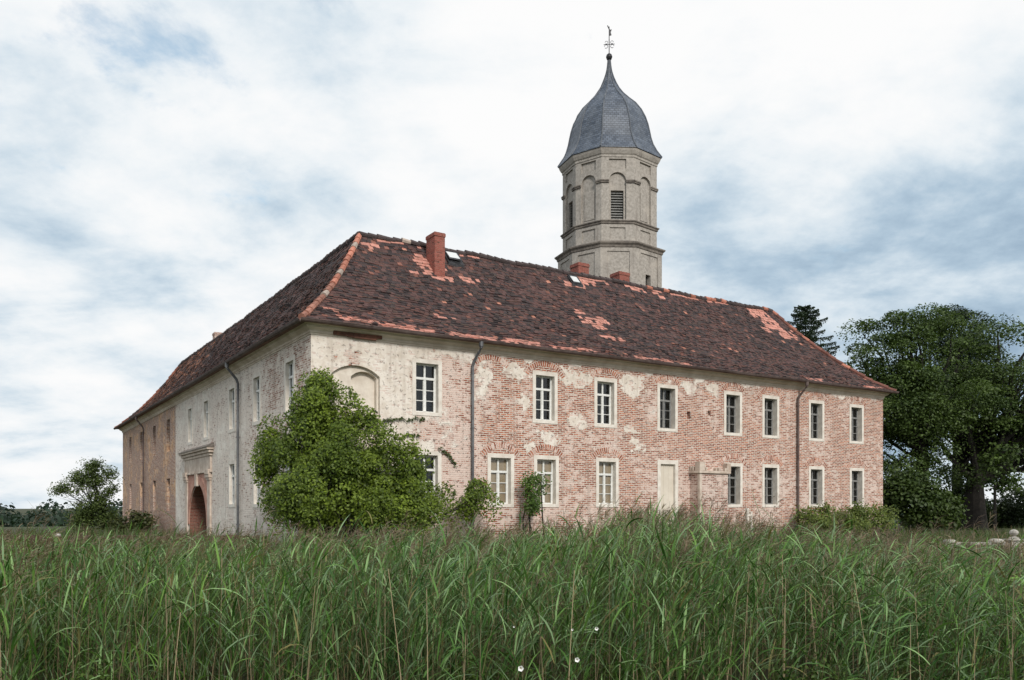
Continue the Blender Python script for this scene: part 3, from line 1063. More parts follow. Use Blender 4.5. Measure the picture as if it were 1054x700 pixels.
def chimney(x0, x1, y0, y1, z0, z1, m=None):
    mb = MB()
    mb.box(x0, x1, y0, y1, z0, z1 - 0.16)
    mb.box(x0 - 0.025, x1 + 0.025, y0 - 0.025, y1 + 0.025, z1 - 0.158, z1 - 0.03)
    mb.box(x0 - 0.005, x1 + 0.005, y0 - 0.005, y1 + 0.005, z1 - 0.028, z1)
    mb.box(x0 + 0.1, x1 - 0.1, y0 + 0.1, y1 - 0.1, z1, z1 + 0.012)
    return mb.build("chimney", m or M_CHIM, roof)


chimney(6.27, 6.74, 3.25, 4.00, 10.7, 12.86)['label'] = "tall clean red brick chimney near the corner of the roof"
chimney(14.70, 15.32, 4.75, 5.40, 11.8, 13.32)
chimney(17.50, 18.15, 5.1, 5.80, 11.5, 13.40)
chimney(3.60, 4.10, 29.6, 30.2, 11.0, 13.15, M_BRICK)


def skylight(x0, x1, ta, tb, openup):
    """small steel roof light tipped open"""
    ya, yb = -E + 4.95 * ta, -E + 4.95 * tb
    za, zb = roof_z(ta), roof_z(tb)
    mb = MB()
    fw = 0.05
    up = 0.10
    lo = openup

    def q(x, v, h):
        return (x, ya + (yb - ya) * v, za + (zb - za) * v + up + lo * (1 - v) + h)
    for (a, b, v0, v1) in ((x0, x0 + fw, 0, 1), (x1 - fw, x1, 0, 1), (x0 + fw, x1 - fw, 0, .1), (x0 + fw, x1 - fw, .9, 1)):
        pts = [q(a, v0, 0), q(b, v0, 0), q(b, v1, 0), q(a, v1, 0), q(a, v0, .04), q(b, v0, .04), q(b, v1, .04), q(a, v1, .04)]
        for f in ((0, 3, 2, 1), (4, 5, 6, 7), (0, 1, 5, 4), (1, 2, 6, 5), (2, 3, 7, 6), (3, 0, 4, 7)):
            mb.face([pts[i] for i in f])
    # dark curb under it
    c = [(x0 - .06, ya - .03, za - .1), (x1 + .06, ya - .03, za - .1), (x1 + .06, yb, zb - .1), (x0 - .06, yb, zb - .1)]
    d = [(p_[0], p_[1], p_[2] + 0.20) for p_ in c]
    for i in range(4):
        k = (i + 1) % 4
        mb.face([c[i], c[k], d[k], d[i]])
    mb.face(d)
    sk = mb.build("skylight", M_IRON, roof)
    g = MB()
    g.face([q(x0 + fw, .08, .02), q(x1 - fw, .08, .02), q(x1 - fw, .92, .02), q(x0 + fw, .92, .02)])
    g.face([q(x0 + fw, .08, .012), q(x1 - fw, .08, .012), q(x1 - fw, .92, .012), q(x0 + fw, .92, .012)])
    g.build("pane", mottled("frosted_glass", (0.55, 0.57, 0.57), (0.68, 0.69, 0.68), 3.0, 0.15, 0.0, spec=0.8), sk)


skylight(7.30, 7.92, 0.88, 0.98, 0.16)
skylight(13.78, 14.28, 0.885, 0.965, 0.06)

# gutters and downpipes


def gutter(pa, pb):
    mb = MB()
    pa, pb = np.array(pa, float), np.array(pb, float)
    d = pb - pa
    d /= np.linalg.norm(d)
    nr = np.array([d[1], -d[0], 0])
    n = 40
    for i in range(n):
        for k in range(8):
            a0, a1 = -pi * k / 8, -pi * (k + 1) / 8
            c0, c1 = pa + (pb - pa) * i / n, pa + (pb - pa) * (i + 1) / n
            c0 = c0 + (0, 0, 0.012 * sin(i * 0.9))
            c1 = c1 + (0, 0, 0.012 * sin((i + 1) * 0.9))
            P = lambda c, a: c + nr * 0.085 * cos(a) + np.array([0, 0, 0.095 * sin(a)])
            mb.face([P(c0, a0), P(c1, a0), P(c1, a1), P(c0, a1)])
    mb.tube([pa + nr * .088, pb + nr * .088], 0.014, 6)
    return mb.build("gutter", M_RUST, house)


gz = 7.80
gutter((-E - .08, -E - .08, gz), (LX + E + .05, -E - .08, gz))
gutter((-E - .08, LY + E, gz), (-E - .08, -E - .08, gz))


def downpipe(mp, s, m, r=0.055):
    mb = MB()
    pts = [mp(s, E + .08, gz - .06), mp(s, E + .08, gz - .28), mp(s - .02, E - .05, gz - .42), mp(s - .10, 0.16, gz - .75), mp(s - .12, 0.11, gz - .92), mp(s - .12, 0.11, 3.9), mp(s - .12, 0.11, -.3)]
    mb.tube(pts, r, 10)
    mb.tube([mp(s, E + .08, gz - .05), mp(s, E + .08, gz - .24)], 0.085, 10)
    for z in (6.6, 4.6, 2.6, 0.9):
        mb.tube([mp(s - .12, 0.11, z), mp(s - .12, 0.11, z + 0.05)], r + 0.015, 10)
        mb.tube([mp(s - .12, 0.11, z + .02), mp(s - .12, -.02, z + .02)], 0.012, 6)
    return mb.build("downpipe", m, house)


downpipe(mpF, 6.25, M_ZINC)
downpipe(mpF, 24.58, M_RUST)
downpipe(mpL, 9.10, M_ZINC)
downpipe(mpL, 33.9, M_RUST)

# remains of the brick stair terrace at the blocked door
porch = empty("terrace_stub")
porch.parent = house
mb = MB()
mb.box(17.30, 19.05, -0.60, 0.0, -0.6, 3.14)
mb.build("brick_pier", M_BRICK, porch)
mb = MB()
mb.box(17.20, 19.15, -0.70, 0.0, 3.142, 3.26)
for k in range(7):
    x = 17.62 + k * 0.20
    if k in (1, 2, 5):
        continue
    mb.box(x, x + 0.10, -0.66, -0.50, 3.261, 3.26 + random.uniform(0.12, 0.24))
mb.box(17.22, 17.55, -0.69, -0.38, 3.261, 3.66)
mb.box(18.92, 19.17, -0.69, -0.40, 3.261, 3.62)
mb.box(17.22, 17.36, -0.30, -0.20, 3.261, 3.45)
mb.box(17.22, 17.36, -0.14, -0.04, 3.261, 3.48)
mb.build("ledge", M_STONE, porch, bevel=0.02)
mb = MB()
mb.box(17.275, 17.41, -0.63, -0.49, -0.6, 3.138)
mb.build("corner_strip", M_STONE, porch, bevel=0.015)

# ------------------------------------------------------------------ tower
TA = math.atan2(627 - 527, 854)
TD = 54.0
tower = empty("church_tower", (TD * math.tan(TA), TD, 0), -TA)
tag(tower, "tall grey octagonal church tower with slate onion dome behind the roof", "tower")
edges = [(-62, 1.95), (-30, 1.88), (9, 2.02), (48, 2.25)]
poly = [(0.0, 0.0)]
for (a, L) in edges + [(a + 180, L) for (a, L) in edges]:
    x, y = poly[-1]
    poly.append((x + L * cos(R(a)), y + L * sin(R(a))))
poly = np.array(poly[:8])
poly = poly - poly.mean(0)
pw = np.abs(poly[:, 0]).max()


def ring(hw, z):
    k = hw / pw
    return [(p_[0] * k, p_[1] * k, z) for p_ in poly]


def band(mb, prof):
    """moulding round the octagon: list of (half width, z)"""
    for (h0, z0), (h1, z1) in zip(prof[:-1], prof[1:]):
        a, b = ring(h0, z0), ring(h1, z1)
        for i in range(8):
            k = (i + 1) % 8
            mb.face([a[i], a[k], b[k], b[i]])


# lower shaft
mb = MB()
lows = ring(3.36, 0)
for i in range(8):
    a, b = np.array(lows[i][:2]), np.array(lows[(i + 1) % 8][:2])
    L = np.linalg.norm(b - a)
    u = (b - a) / L
    nr = np.array([u[1], -u[0]])
    mp = lambda s, d, z, a=a, u=u, nr=nr: (a[0] + u[0] * s + nr[0] * d, a[1] + u[1] * s + nr[1] * d, z)
    ops = [(0.42, L - 0.42, 9.0, 17.55, 0.06, 0)]
    wall_grid(mb, 0, L, -0.5, 17.9, ops, mp)
    ins = [(0.95, 1.45, 15.55, 16.3, 0.35, 0)] if i == 3 else []
    mp2 = lambda s, d, z, mp=mp: mp(s, d - 0.06, z)
    wall_grid(mb, 0.42, L - 0.42, 9.0, 17.55, ins, mp2)
    if ins:
        mb.face([mp2(.95, -.35, 15.55), mp2(1.45, -.35, 15.55), mp2(1.45, -.35, 16.3), mp2(.95, -.35, 16.3)])
        small_mp = mp2
mb.build("shaft", M_TOWER, tower)
mb = MB()
mb.box(0.95, 1.45, -.30, -.34, 15.55, 16.3, mp=small_mp)
mb.build("window", M_DARKIN, tower)
# belfry
HB = 3.04
mb = MB()
imps = [MB() for _ in range(8)]
mbl = []
ups = ring(HB, 0)
for i in range(8):
    a, b = np.array(ups[i][:2]), np.array(ups[(i + 1) % 8][:2])
    L = np.linalg.norm(b - a)
    u = (b - a) / L
    nr = np.array([u[1], -u[0]])
    mp = lambda s, d, z, a=a, u=u, nr=nr: (a[0] + u[0] * s + nr[0] * d, a[1] + u[1] * s + nr[1] * d, z)
    c = L / 2
    hwid = 0.54
    ops = [(c - hwid, c + hwid, 19.6, 22.55, 0.14, 0.53), (c - hwid, c + hwid, 22.78, 23.38, 0.10, 0), (c - hwid + .05, c + hwid - .05, 18.35, 19.10, 0.07, 0)]
    wall_grid(mb, 0, L, 17.9, 23.8, ops, mp)
    mp2 = lambda s, d, z, mp=mp: mp(s, d - 0.14, z)
    louv = i % 2 == 0
    ins = [(c - 0.40, c + 0.40, 19.62, 21.45, 0.30, 0)] if louv else []
    wall_grid(mb, c - hwid, c + hwid, 19.5, 22.7, ins, mp2)
    for (z0, z1, d) in ((22.7, 23.45, -.10), (18.3, 19.15, -.07)):
        mb.face([mp(c - hwid, d, z0), mp(c + hwid, d, z0), mp(c + hwid, d, z1), mp(c - hwid, d, z1)])
    if louv:
        lv = MB()
        for k in range(11):
            z = 19.66 + k * 0.163
            pts = [mp2(c - .395, -0.10, z), mp2(c + .395, -0.10, z), mp2(c + .395, -0.26, z + .13), mp2(c - .395, -0.26, z + .13)]
            lv.face(pts)
            lv.face([(q[0], q[1], q[2] + .02) for q in pts])
            lv.face([pts[0], pts[1], (pts[1][0], pts[1][1], pts[1][2] + .02), (pts[0][0], pts[0][1], pts[0][2] + .02)])
        lv.face([mp2(c - .41, -.30, 19.6), mp2(c + .41, -.30, 19.6), mp2(c + .41, -.30, 21.47), mp2(c - .41, -.30, 21.47)])
        mbl.append(lv)
    else:       # raised blind panel
        mb.box(c - 0.36, c + 0.36, -0.145, -0.10, 19.75, 21.5, mp=mp)
    # impost blocks across the pilasters
    for (s0, s1) in ((-0.02, c - hwid), (c + hwid, L + 0.02)):
        mbi = imps[(i + (s0 > 0)) % 8]
        mbi.box(s0, s1, -0.02, 0.075, 21.88, 21.97, mp=mp)
        mbi.box(s0 - .0, s1 + .0, -0.02, 0.11, 21.971, 22.05, mp=mp)
mb.build("belfry", M_TOWER, tower)
for mbi in imps:
    mbi.build("impost", M_TCORN, tower)
for lv in mbl:
    lv.build("louvre", M_WOODG, tower)
mb = MB()
band(mb, [(3.30, 17.75), (3.42, 17.80), (3.45, 17.92), (3.58, 18.02), (3.60, 18.10), (3.30, 18.22), (3.0, 18.24)])
mb.build("cornice", M_TCORN, tower)
mb = MB()
band(mb, [(HB - .02, 19.30), (HB + .08, 19.33), (HB + .10, 19.43), (HB + .17, 19.47), (HB + .17, 19.53), (HB - .02, 19.58)])
mb.build("string_course", M_TCORN, tower)
mb = MB()
band(mb, [(HB - .02, 23.45), (HB + .05, 23.5), (HB + .05, 23.62), (HB + .12, 23.68), (HB + .22, 23.86), (HB + .27, 24.0), (HB - .1, 24.02)])
mb.build("eaves_cornice", M_TOWER, tower)
# onion dome, 8 curved slate faces
dp = [(3.37, 24.02), (3.36, 24.07), (3.05, 24.5), (2.80, 24.95), (2.66, 25.4), (2.57, 25.85), (2.47, 26.3), (2.30, 26.8), (2.05, 27.3), (1.68, 27.78), (1.25, 28.15), (0.90, 28.5),
      (0.64, 28.85), (0.45, 29.2), (0.30, 29.55), (0.20, 29.85), (0.14, 30.1), (0.10, 30.4), (0.07, 30.75)]
mb = MB()
for (h0, z0), (h1, z1) in zip(dp[:-1], dp[1:]):
    a, b = ring(h0, z0), ring(h1, z1)
    for i in range(8):
        k = (i + 1) % 8
        L0 = math.dist(a[i], a[k])
        L1 = math.dist(b[i], b[k])
        mb.face([a[i], a[k], b[k], b[i]], uv=[(-L0 / 2 + i * 7, z0 * 1.15), (L0 / 2 + i * 7, z0 * 1.15), (L1 / 2 + i * 7, z1 * 1.15), (-L1 / 2 + i * 7, z1 * 1.15)])
dome = mb.build("dome", M_SLATE, tower)
mb = MB()
for i in range(8):                              # lead rolls on the edges of the dome
    pts = [ring(h + .012, z)[i] for (h, z) in dp[1:]]
    mb.tube(pts, [0.045] * 10 + [0.035] * (len(pts) - 10), 6)
mb.build("edge_roll", mottled("lead", (0.08, 0.09, 0.105), (0.15, 0.16, 0.18), 4.0, 0.5, 0.05), dome)
mb = MB()
mb.lathe([(0.06, 30.55), (0.07, 30.7), (0.15, 30.76), (0.20, 30.88), (0.205, 30.95), (0.17, 31.06), (0.08, 31.14), (0.03, 31.18), (0.025, 32.9), (0.0, 32.92)], sides=16)
fin = mb.build("finial", M_IRON, tower, smooth=True)
mb = MB()
mb.tube([(-0.36, 0, 31.75), (0.36, 0, 31.75)], 0.02, 6)                         # scrolled cross arms
for sx in (-1, 1):
    mb.tube([(sx * (0.20 + 0.11 * cos(q)), 0, 31.62 + 0.11 * sin(q)) for q in np.linspace(0, 5.4, 14)], 0.018, 5)
    mb.tube([(sx * (0.18 + 0.09 * cos(q)), 0, 31.88 + 0.09 * sin(q)) for q in np.linspace(0, 5.4, 14)], 0.016, 5)
mb.box(-0.03, 0.03, -0.012, 0.012, 31.5, 32.1)
# swallow-tailed vane turned almost edge on
mb.face([(-0.02, -.01, 32.28), (0.16, .01, 32.35), (0.10, 0, 32.52), (0.17, .01, 32.72), (-0.02, -.01, 32.70)])
mb.face([(-0.02, .01, 32.28), (0.16, .03, 32.35), (0.10, .02, 32.52), (0.17, .03, 32.72), (-0.02, .01, 32.70)])
mb.face([(-0.02, 0, 32.70), (-0.14, .0, 32.98), (-0.08, 0, 33.0), (0.05, 0, 32.72)])
mb.build("weathervane", M_IRON, fin)

# ------------------------------------------------------------------ foliage


def leaf_arrays(C, N, size, hue):
    """rhombic leaves at centres C with normals N; size (n,) ; hue (n,3)"""
    n = len(C)
    N = N / (np.linalg.norm(N, axis=1, keepdims=True) + 1e-9)
    ref = rng.normal(size=(n, 3))
    U = np.cross(N, ref)
    U /= np.linalg.norm(U, axis=1, keepdims=True) + 1e-9
    V = np.cross(N, U)
    s = size[:, None]
    fold = N * s * 0.12
    verts = np.stack([C - U * s * 0.5, C - V * s * 0.32 + fold, C + U * s * 0.5, C + V * s * 0.32 + fold], 1).reshape(-1, 3)
    quads = np.arange(n * 4).reshape(n, 4)
    return verts, quads, np.repeat(hue, 4, axis=0)


def cluster_leaves(ells, ncl, per, leaf, c_lo, c_hi, csz=(0.5, 0.9), flat=0.55, shell=0.55, up=0.7, var=0.25, dome=0.0):
    """leaf clumps scattered through ellipsoids; returns arrays and the clump centres"""
    vol = np.array([e[3] * e[4] * e[5] for e in ells]) ** 0.75
    pick = rng.choice(len(ells), size=ncl, p=vol / vol.sum())
    d = rng.normal(size=(ncl, 3))
    d /= np.linalg.norm(d, axis=1, keepdims=True)
    rad = shell + (1 - shell) * rng.random(ncl) ** 0.6
    E_ = np.array(ells)[pick]
    cc = E_[:, :3] + d * E_[:, 3:6] * rad[:, None]
    cs = rng.uniform(csz[0], csz[1], ncl)
    k = np.repeat(np.arange(ncl), per)
    off = rng.normal(size=(len(k), 3)) * 0.5
    if dome:                                   # leaves hang over the outside of each clump
        sh = rng.normal(size=(len(k), 3))
        sh /= np.linalg.norm(sh, axis=1, keepdims=True)
        sh[:, 2] = np.where((sh[:, 2] < -0.25) & (rng.random(len(k)) < 0.8), -sh[:, 2], sh[:, 2])
        sh *= rng.uniform(0.72, 1.08, (len(k), 1))
        pick_d = (rng.random(len(k)) < dome)[:, None]
        off = np.where(pick_d, sh, off)
    ln = np.linalg.norm(off, axis=1, keepdims=True)
    off = off * np.minimum(1.0, 1.15 / (ln + 1e-9))
    off[:, 2] *= flat
    C = cc[k] + off * cs[k][:, None]
    out = off / (np.linalg.norm(off, axis=1, keepdims=True) + 1e-9)
    N = rng.normal(size=(len(k), 3)) * 0.55 + out * 0.5 + np.array([0, 0, up])
    mixv = np.clip(rng.random(ncl)[k] * 0.5 + rng.random(len(k)) * 0.5, 0, 1)[:, None]
    hue = np.array(c_lo) * (1 - mixv) + np.array(c_hi) * mixv
    hue = hue * rng.uniform(1 - var, 1 + var, (len(k), 1))
    return C, N, rng.uniform(0.7, 1.25, len(k)) * leaf, hue, cc


def px3(px, py, Z):
    """a point of the place at depth Z, found from where it was measured"""
    return ((px - 527) / 854 * Z, Z, EYE + (521 - py) / 854 * Z)


def ell(px, py, Z, rx, ry, rd=None):
    k = Z / 854
    return (*px3(px, py, Z), rx * k, rd if rd else rx * k * 0.8, ry * k)


G_DARK, G_LITE = (0.020, 0.040, 0.012), (0.100, 0.152, 0.034)


def tree(name, label, cat, base, ells, ncl, per, leaf, trunk_r, fork, c_lo=G_DARK, c_hi=G_LITE, limbs=26, lean=(0, 0), group=None, csz=(0.7, 1.5), stem_n=1, **kw):
    root = empty(name, base)
    tag(root, label, cat, group)
    b = np.array(base, float)
    C, N, S, Hh, cc = cluster_leaves(ells, ncl, per, leaf, c_lo, c_hi, csz=csz, **kw)
    v, q, c = leaf_arrays(C - b, N, S, Hh)
    np_mesh("crown", v, q, c, M_LEAF, root)
    mb = MB()
    top = np.array([np.mean([e[0] for e in ells]), np.mean([e[1] for e in ells]), max(e[2] for e in ells)]) - b
    fk = np.array([lean[0], lean[1], fork])
    spine = [np.array([0, 0, -0.4]), np.array([lean[0] * .3, lean[1] * .3, fork * .5]), fk,
             fk + (top - fk) * 0.45 + rng.normal(size=3) * 0.3, fk + (top - fk) * 0.9]
    mb.tube(spine, [trunk_r * 1.35, trunk_r, trunk_r * 0.85, trunk_r * 0.5, trunk_r * 0.15], 10)
    sel = rng.choice(len(cc), size=min(limbs, len(cc)), replace=False)
    for i in sel:
        e = cc[i] - b
        f = rng.uniform(0.0, 0.75)
        s = fk + (spine[3] - fk) * f
        L = np.linalg.norm(e - s)
        r0 = trunk_r * (0.5 - 0.3 * f) * min(1, 0.35 + L / 8)
        m1 = s + (e - s) * 0.35 + np.array([0, 0, -0.06 * L]) + rng.normal(size=3) * 0.05 * L
        m2 = s + (e - s) * 0.7 + np.array([0, 0, 0.03 * L]) + rng.normal(size=3) * 0.05 * L
        mb.tube([s, m1, m2, e], [r0, r0 * .7, r0 * .42, r0 * .12], 6, caps=False)
        for _ in range(2):
            tip = m2 + rng.normal(size=3) * (0.2, 0.2, 0.09) * L
            mb.tube([m1, (m1 + tip) / 2 + rng.normal(size=3) * .04 * L, tip], [r0 * .4, r0 * .25, r0 * .06], 5, caps=False)
    mb.build("trunk", M_BARK, root, smooth=True)
    return root


# big old trees right of the house
Z1 = 60.0
tree("oak_tree", "broad dark oak overlapping the right end of the house, lowest limbs behind the wall", "tree", (*px3(950, 521, 57)[:2], 0),
     [ell(918, 368, 57, 48, 42), ell(945, 338, 57, 34, 26), ell(960, 405, 57, 58, 34), ell(925, 425, 57, 55, 30), ell(905, 395, 57, 30, 30), ell(925, 465, 57, 34, 40), ell(948, 455, 57, 26, 24), ell(962, 430, 57, 30, 24)],
     132, 470, 0.18, 0.42, 4.5, limbs=60, csz=(0.7, 1.8), flat=.6, shell=.72, dome=.65)
tree("old_oak_tree", "huge spreading oak with thick dark trunk and low bare limbs by the balustrade", "tree", (*px3(1003, 521, Z1)[:2], 0),
     [ell(1045, 372, Z1, 68, 36), ell(1035, 415, Z1, 75, 38), ell(1000, 432, Z1, 62, 22), ell(1085, 430, Z1, 60, 55), ell(995, 478, Z1, 9, 24), ell(1075, 470, Z1, 36, 14), ell(1040, 450, Z1, 40, 20), ell(1005, 400, Z1, 30, 30)],
     112, 470, 0.19, 0.72, 3.2, limbs=60, csz=(0.7, 1.9), flat=.6, shell=.65, dome=.65)
tree("dark_ash_tree", "tall dark narrow tree rising between the two oaks", "tree", (*px3(985, 521, 70)[:2], 0),
     [ell(984, 345, 70, 26, 30), ell(990, 380, 70, 34, 34), ell(970, 415, 70, 30, 30)],
     75, 380, 0.20, 0.4, 6.0, c_lo=(0.016, 0.030, 0.014), c_hi=(0.036, 0.060, 0.024), limbs=30, csz=(0.9, 1.7), flat=.6, dome=.6)
tree("thin_tree", "slim young tree with thin stem right of the thick oak trunk", "tree", (*px3(1024, 521, 56)[:2], 0),
     [ell(1030, 480, 56, 18, 26), ell(1040, 505, 56, 16, 16)], 26, 50, 0.26, 0.10, 3.0, limbs=10, csz=(0.5, 0.9))
# bushes that close the view under the trees
for (nm, lb, cat, e, n_, lo, hi) in (
        ("shrub", "rounded mid green shrub against the right corner of the house", "shrub", [ell(940, 518, 47, 28, 26), ell(925, 505, 47, 14, 20), ell(965, 528, 47, 22, 16)], 150, (0.03, 0.055, 0.014), (0.085, 0.125, 0.03)),
        ("shrub", "dark low thicket behind the thick oak trunk", "thicket", [ell(985, 528, 64, 26, 22), ell(972, 505, 64, 18, 24), ell(1015, 532, 66, 30, 16)], 110, (0.02, 0.036, 0.014), (0.05, 0.075, 0.025)),
        ("shrub", "dark thicket at the right edge beyond the balustrade", "thicket", [ell(1050, 528, 66, 26, 26), ell(1090, 520, 62, 30, 36)], 130, (0.02, 0.036, 0.014), (0.05, 0.075, 0.025))):
    b0 = (e[0][0], e[0][1], 0.0)
    r_ = empty(nm, b0)
    tag(r_, lb, cat)
    C, N, S, Hh, cc = cluster_leaves(e, n_, 90, 0.22, lo, hi, csz=(0.4, 0.9), flat=0.8, dome=.6)
    v, q, c = leaf_arrays(C - np.array(b0), N, S, Hh)
    np_mesh("foliage", v, q, c, M_LEAF, r_)
    mb = MB()
    for i in range(9):
        tp = cc[rng.integers(len(cc))] - np.array(b0)
        mb.tube([(rng.normal() * .3, rng.normal() * .3, -.2), tp * .5 + rng.normal(size=3) * .2, tp], [.07, .045, .012], 5, caps=False)
    mb.build("stem", M_BARK, r_)

# spruce behind the roof
def spruce(base, h, rad, label):
    root = empty("spruce_tree", base)
    tag(root, label, "tree")
    mb = MB()
    mb.tube([(0, 0, -.3), (0.05, 0, h * .5), (0, 0, h - .3)], [0.32, 0.18, 0.02], 8)
    Cs, Ns, Ss, Hs = [], [], [], []
    z = h * 0.25
    while z < h - 0.2:
        f = 1 - (z - h * .25) / (h * .75)
        L = rad * (0.12 + 0.88 * f ** 0.78)
        nb = 8 if f > .3 else 5
        a0 = rng.random() * 6
        for k in range(nb):
            a = a0 + 2 * pi * k / nb + rng.normal() * .25
            Lb = L * rng.uniform(.65, 1.15)
            n_ = int(70 + Lb * 130)
            tt = rng.random(n_) ** 0.8
            droop = -0.30 * tt * Lb + 0.28 * Lb * tt ** 2.2
            base_p = np.stack([cos(a) * tt * Lb, sin(a) * tt * Lb, z + 0.05 * Lb + droop], 1)
            side = rng.normal(size=n_) * (0.16 * Lb * (1.05 - tt) + .05)
            base_p[:, 0] += -sin(a) * side
            base_p[:, 1] += cos(a) * side
            base_p[:, 2] -= np.abs(rng.normal(size=n_)) * 0.16 + np.abs(side) * .3
            Cs.append(base_p)
            Ns.append(rng.normal(size=(n_, 3)) * .5 + (0, 0, .6))
            mb.tube([(0, 0, z), (cos(a) * Lb * .5, sin(a) * Lb * .5, z - .09 * Lb), (cos(a) * Lb, sin(a) * Lb, z + .03 * Lb)], [.05, .03, .008], 4, caps=False)
        z += rng.uniform(.34, .52)
    C = np.concatenate(Cs)
    N = np.concatenate(Ns)
    hue = np.array((0.020, 0.036, 0.020)) + rng.random((len(C), 1)) * np.array((0.025, 0.036, 0.016))
    v, q, c = leaf_arrays(C, N, rng.uniform(.08, .20, len(C)), hue)
    np_mesh("crown", v, q, c, M_LEAF, root)
    mb.build("trunk", M_BARK, root)


spruce((*px3(829, 521, 75)[:2], 0), 20.2, 6.0, "spruce top showing above the right slope of the house roof")

# bushy tree left of the house
tree("bushy_tree", "small loose bushy tree standing left of the far house corner", "tree", (*px3(94, 521, 50)[:2], 0),
     [ell(100, 487, 50, 14, 14), ell(84, 498, 50, 14, 12), ell(68, 507, 50, 11, 10), ell(107, 505, 50, 12, 14), ell(92, 522, 50, 22, 16), ell(112, 495, 50, 8, 12), ell(95, 478, 50, 10, 6), ell(88, 537, 50, 20, 10), ell(108, 534, 50, 14, 12)],
     96, 130, 0.125, 0.13, 1.2, c_lo=(0.035, 0.058, 0.016), c_hi=(0.12, 0.165, 0.042), limbs=40, csz=(0.3, 0.62), shell=0.3, flat=.8)
r_ = empty("small_bush", (*px3(140, 540, 50)[:2], 0))
tag(r_, "low ragged bush at the foot of the far house corner", "bush")
C, N, S, Hh, cc = cluster_leaves([ell(120, 540, 50, 12, 9), ell(143, 538, 50, 12, 12), ell(133, 543, 50, 18, 8)], 60, 60, 0.16, (0.03, 0.045, 0.014), (0.09, 0.10, 0.03), csz=(.3, .6))
v, q, c = leaf_arrays(C - np.array(r_.location), N, S, Hh)
np_mesh("foliage", v, q, c, M_LEAF, r_)

# climbers on the house ------------------------------------------------------
IV_LO, IV_HI = (0.024, 0.052, 0.006), (0.180, 0.245, 0.024)


def climber(name, label, cat, base, ells, ncl, per, leaf, lo=IV_LO, hi=IV_HI, stems=40, **kw):
    root = empty(name, base)
    tag(root, label, cat)
    b = np.array(base, float)
    C, N, S, Hh, cc = cluster_leaves(ells, ncl, per, leaf, lo, hi, **kw)
    N = N + np.array([-0.1, -0.7, 0.0])
    v, q, c = leaf_arrays(C - b, N, S, Hh)
    np_mesh("foliage", v, q, c, M_LEAF, root)
    mb = MB()
    for i in range(min(stems, len(cc))):
        tp = cc[i * len(cc) // min(stems, len(cc))] - b
        s = np.array([rng.normal() * .3 + tp[0] * .25, rng.normal() * .2 + tp[1] * .4, -.1])
        mb.tube([s, (s + tp) / 2 + rng.normal(size=3) * .2, tp], [.04, .028, .01], 5, caps=False)
    mb.build("stem", M_BARK, root)
    return root


ivy_e = [ell(332, 432, 27.1, 30, 27, .8), ell(314, 462, 27.2, 27, 32, .9), ell(352, 462, 26.9, 46, 40, 1.0), ell(308, 500, 27.2, 17, 32, .9), ell(345, 510, 26.3, 55, 42, 1.2),
         ell(392, 490, 27.5, 42, 34, 1.0), ell(411, 510, 28.3, 24, 22, .9), ell(400, 525, 27.0, 45, 26, 1.1), ell(318, 530, 26.2, 32, 22, 1.0), ell(281, 466, 28.3, 13, 11, .5), ell(275, 476, 28.3, 8, 12, .4), ell(283, 458, 28.2, 13, 12, .5),
         ell(269, 484, 28.3, 5, 13, .3), ell(288, 448, 28.0, 12, 8, .5), ell(290, 515, 27.5, 10, 22, .5), ell(486, 520, 29.6, 19, 13, .5), ell(464, 523, 29.4, 17, 13, .5), ell(328, 405, 27.3, 9, 9, .4),
         ell(432, 528, 28.4, 22, 11, .8)]
climber("ivy_mass", "huge green climber heaped over the corner of the house", "climber", (*px3(350, 521, 26.8)[:2], 0), ivy_e, 290, 290, 0.10,
        csz=(0.22, 0.62), flat=1.25, shell=0.62, up=0.35, var=0.35, dome=0.8)
# sprays running over the wall from the top of the climber
root = [o for o in bpy.data.objects if o.name == 'ivy_mass'][0]
for (pts) in ([(395, 433), (405, 432), (420, 432), (438, 431)], [(412, 452), (420, 447), (432, 449)], [(360, 415), (378, 423), (388, 424)], [(452, 462), (462, 468), (470, 480)]):
    Cs, line = [], []
    for (x0, y0), (x1, y1) in zip(pts[:-1], pts[1:]):
        for f in np.linspace(0, 1, 22):
            x, y = x0 + (x1 - x0) * f, y0 + (y1 - y0) * f
            k = (x - 527) / 854
            s_ = (27.6 * k + 6.69) / (.844 - .5365 * k)
            Z = 27.6 + .5365 * s_ - 0.09
            line.append(np.array(px3(x, y, Z)) - np.array(root.location))
            Cs.append(px3(x + rng.normal() * 0.6, y + rng.normal() * 0.9, Z))
    C = np.array(Cs)
    v, q, c = leaf_arrays(C - np.array(root.location), rng.normal(size=C.shape) * .5 + (.4, -.8, .3), rng.uniform(.08, .15, len(C)),
                          np.array((0.06, 0.085, 0.025)) * rng.uniform(.5, 1.3, (len(C), 1)))
    np_mesh("trailing_shoot", v, q, c, M_LEAF, root)

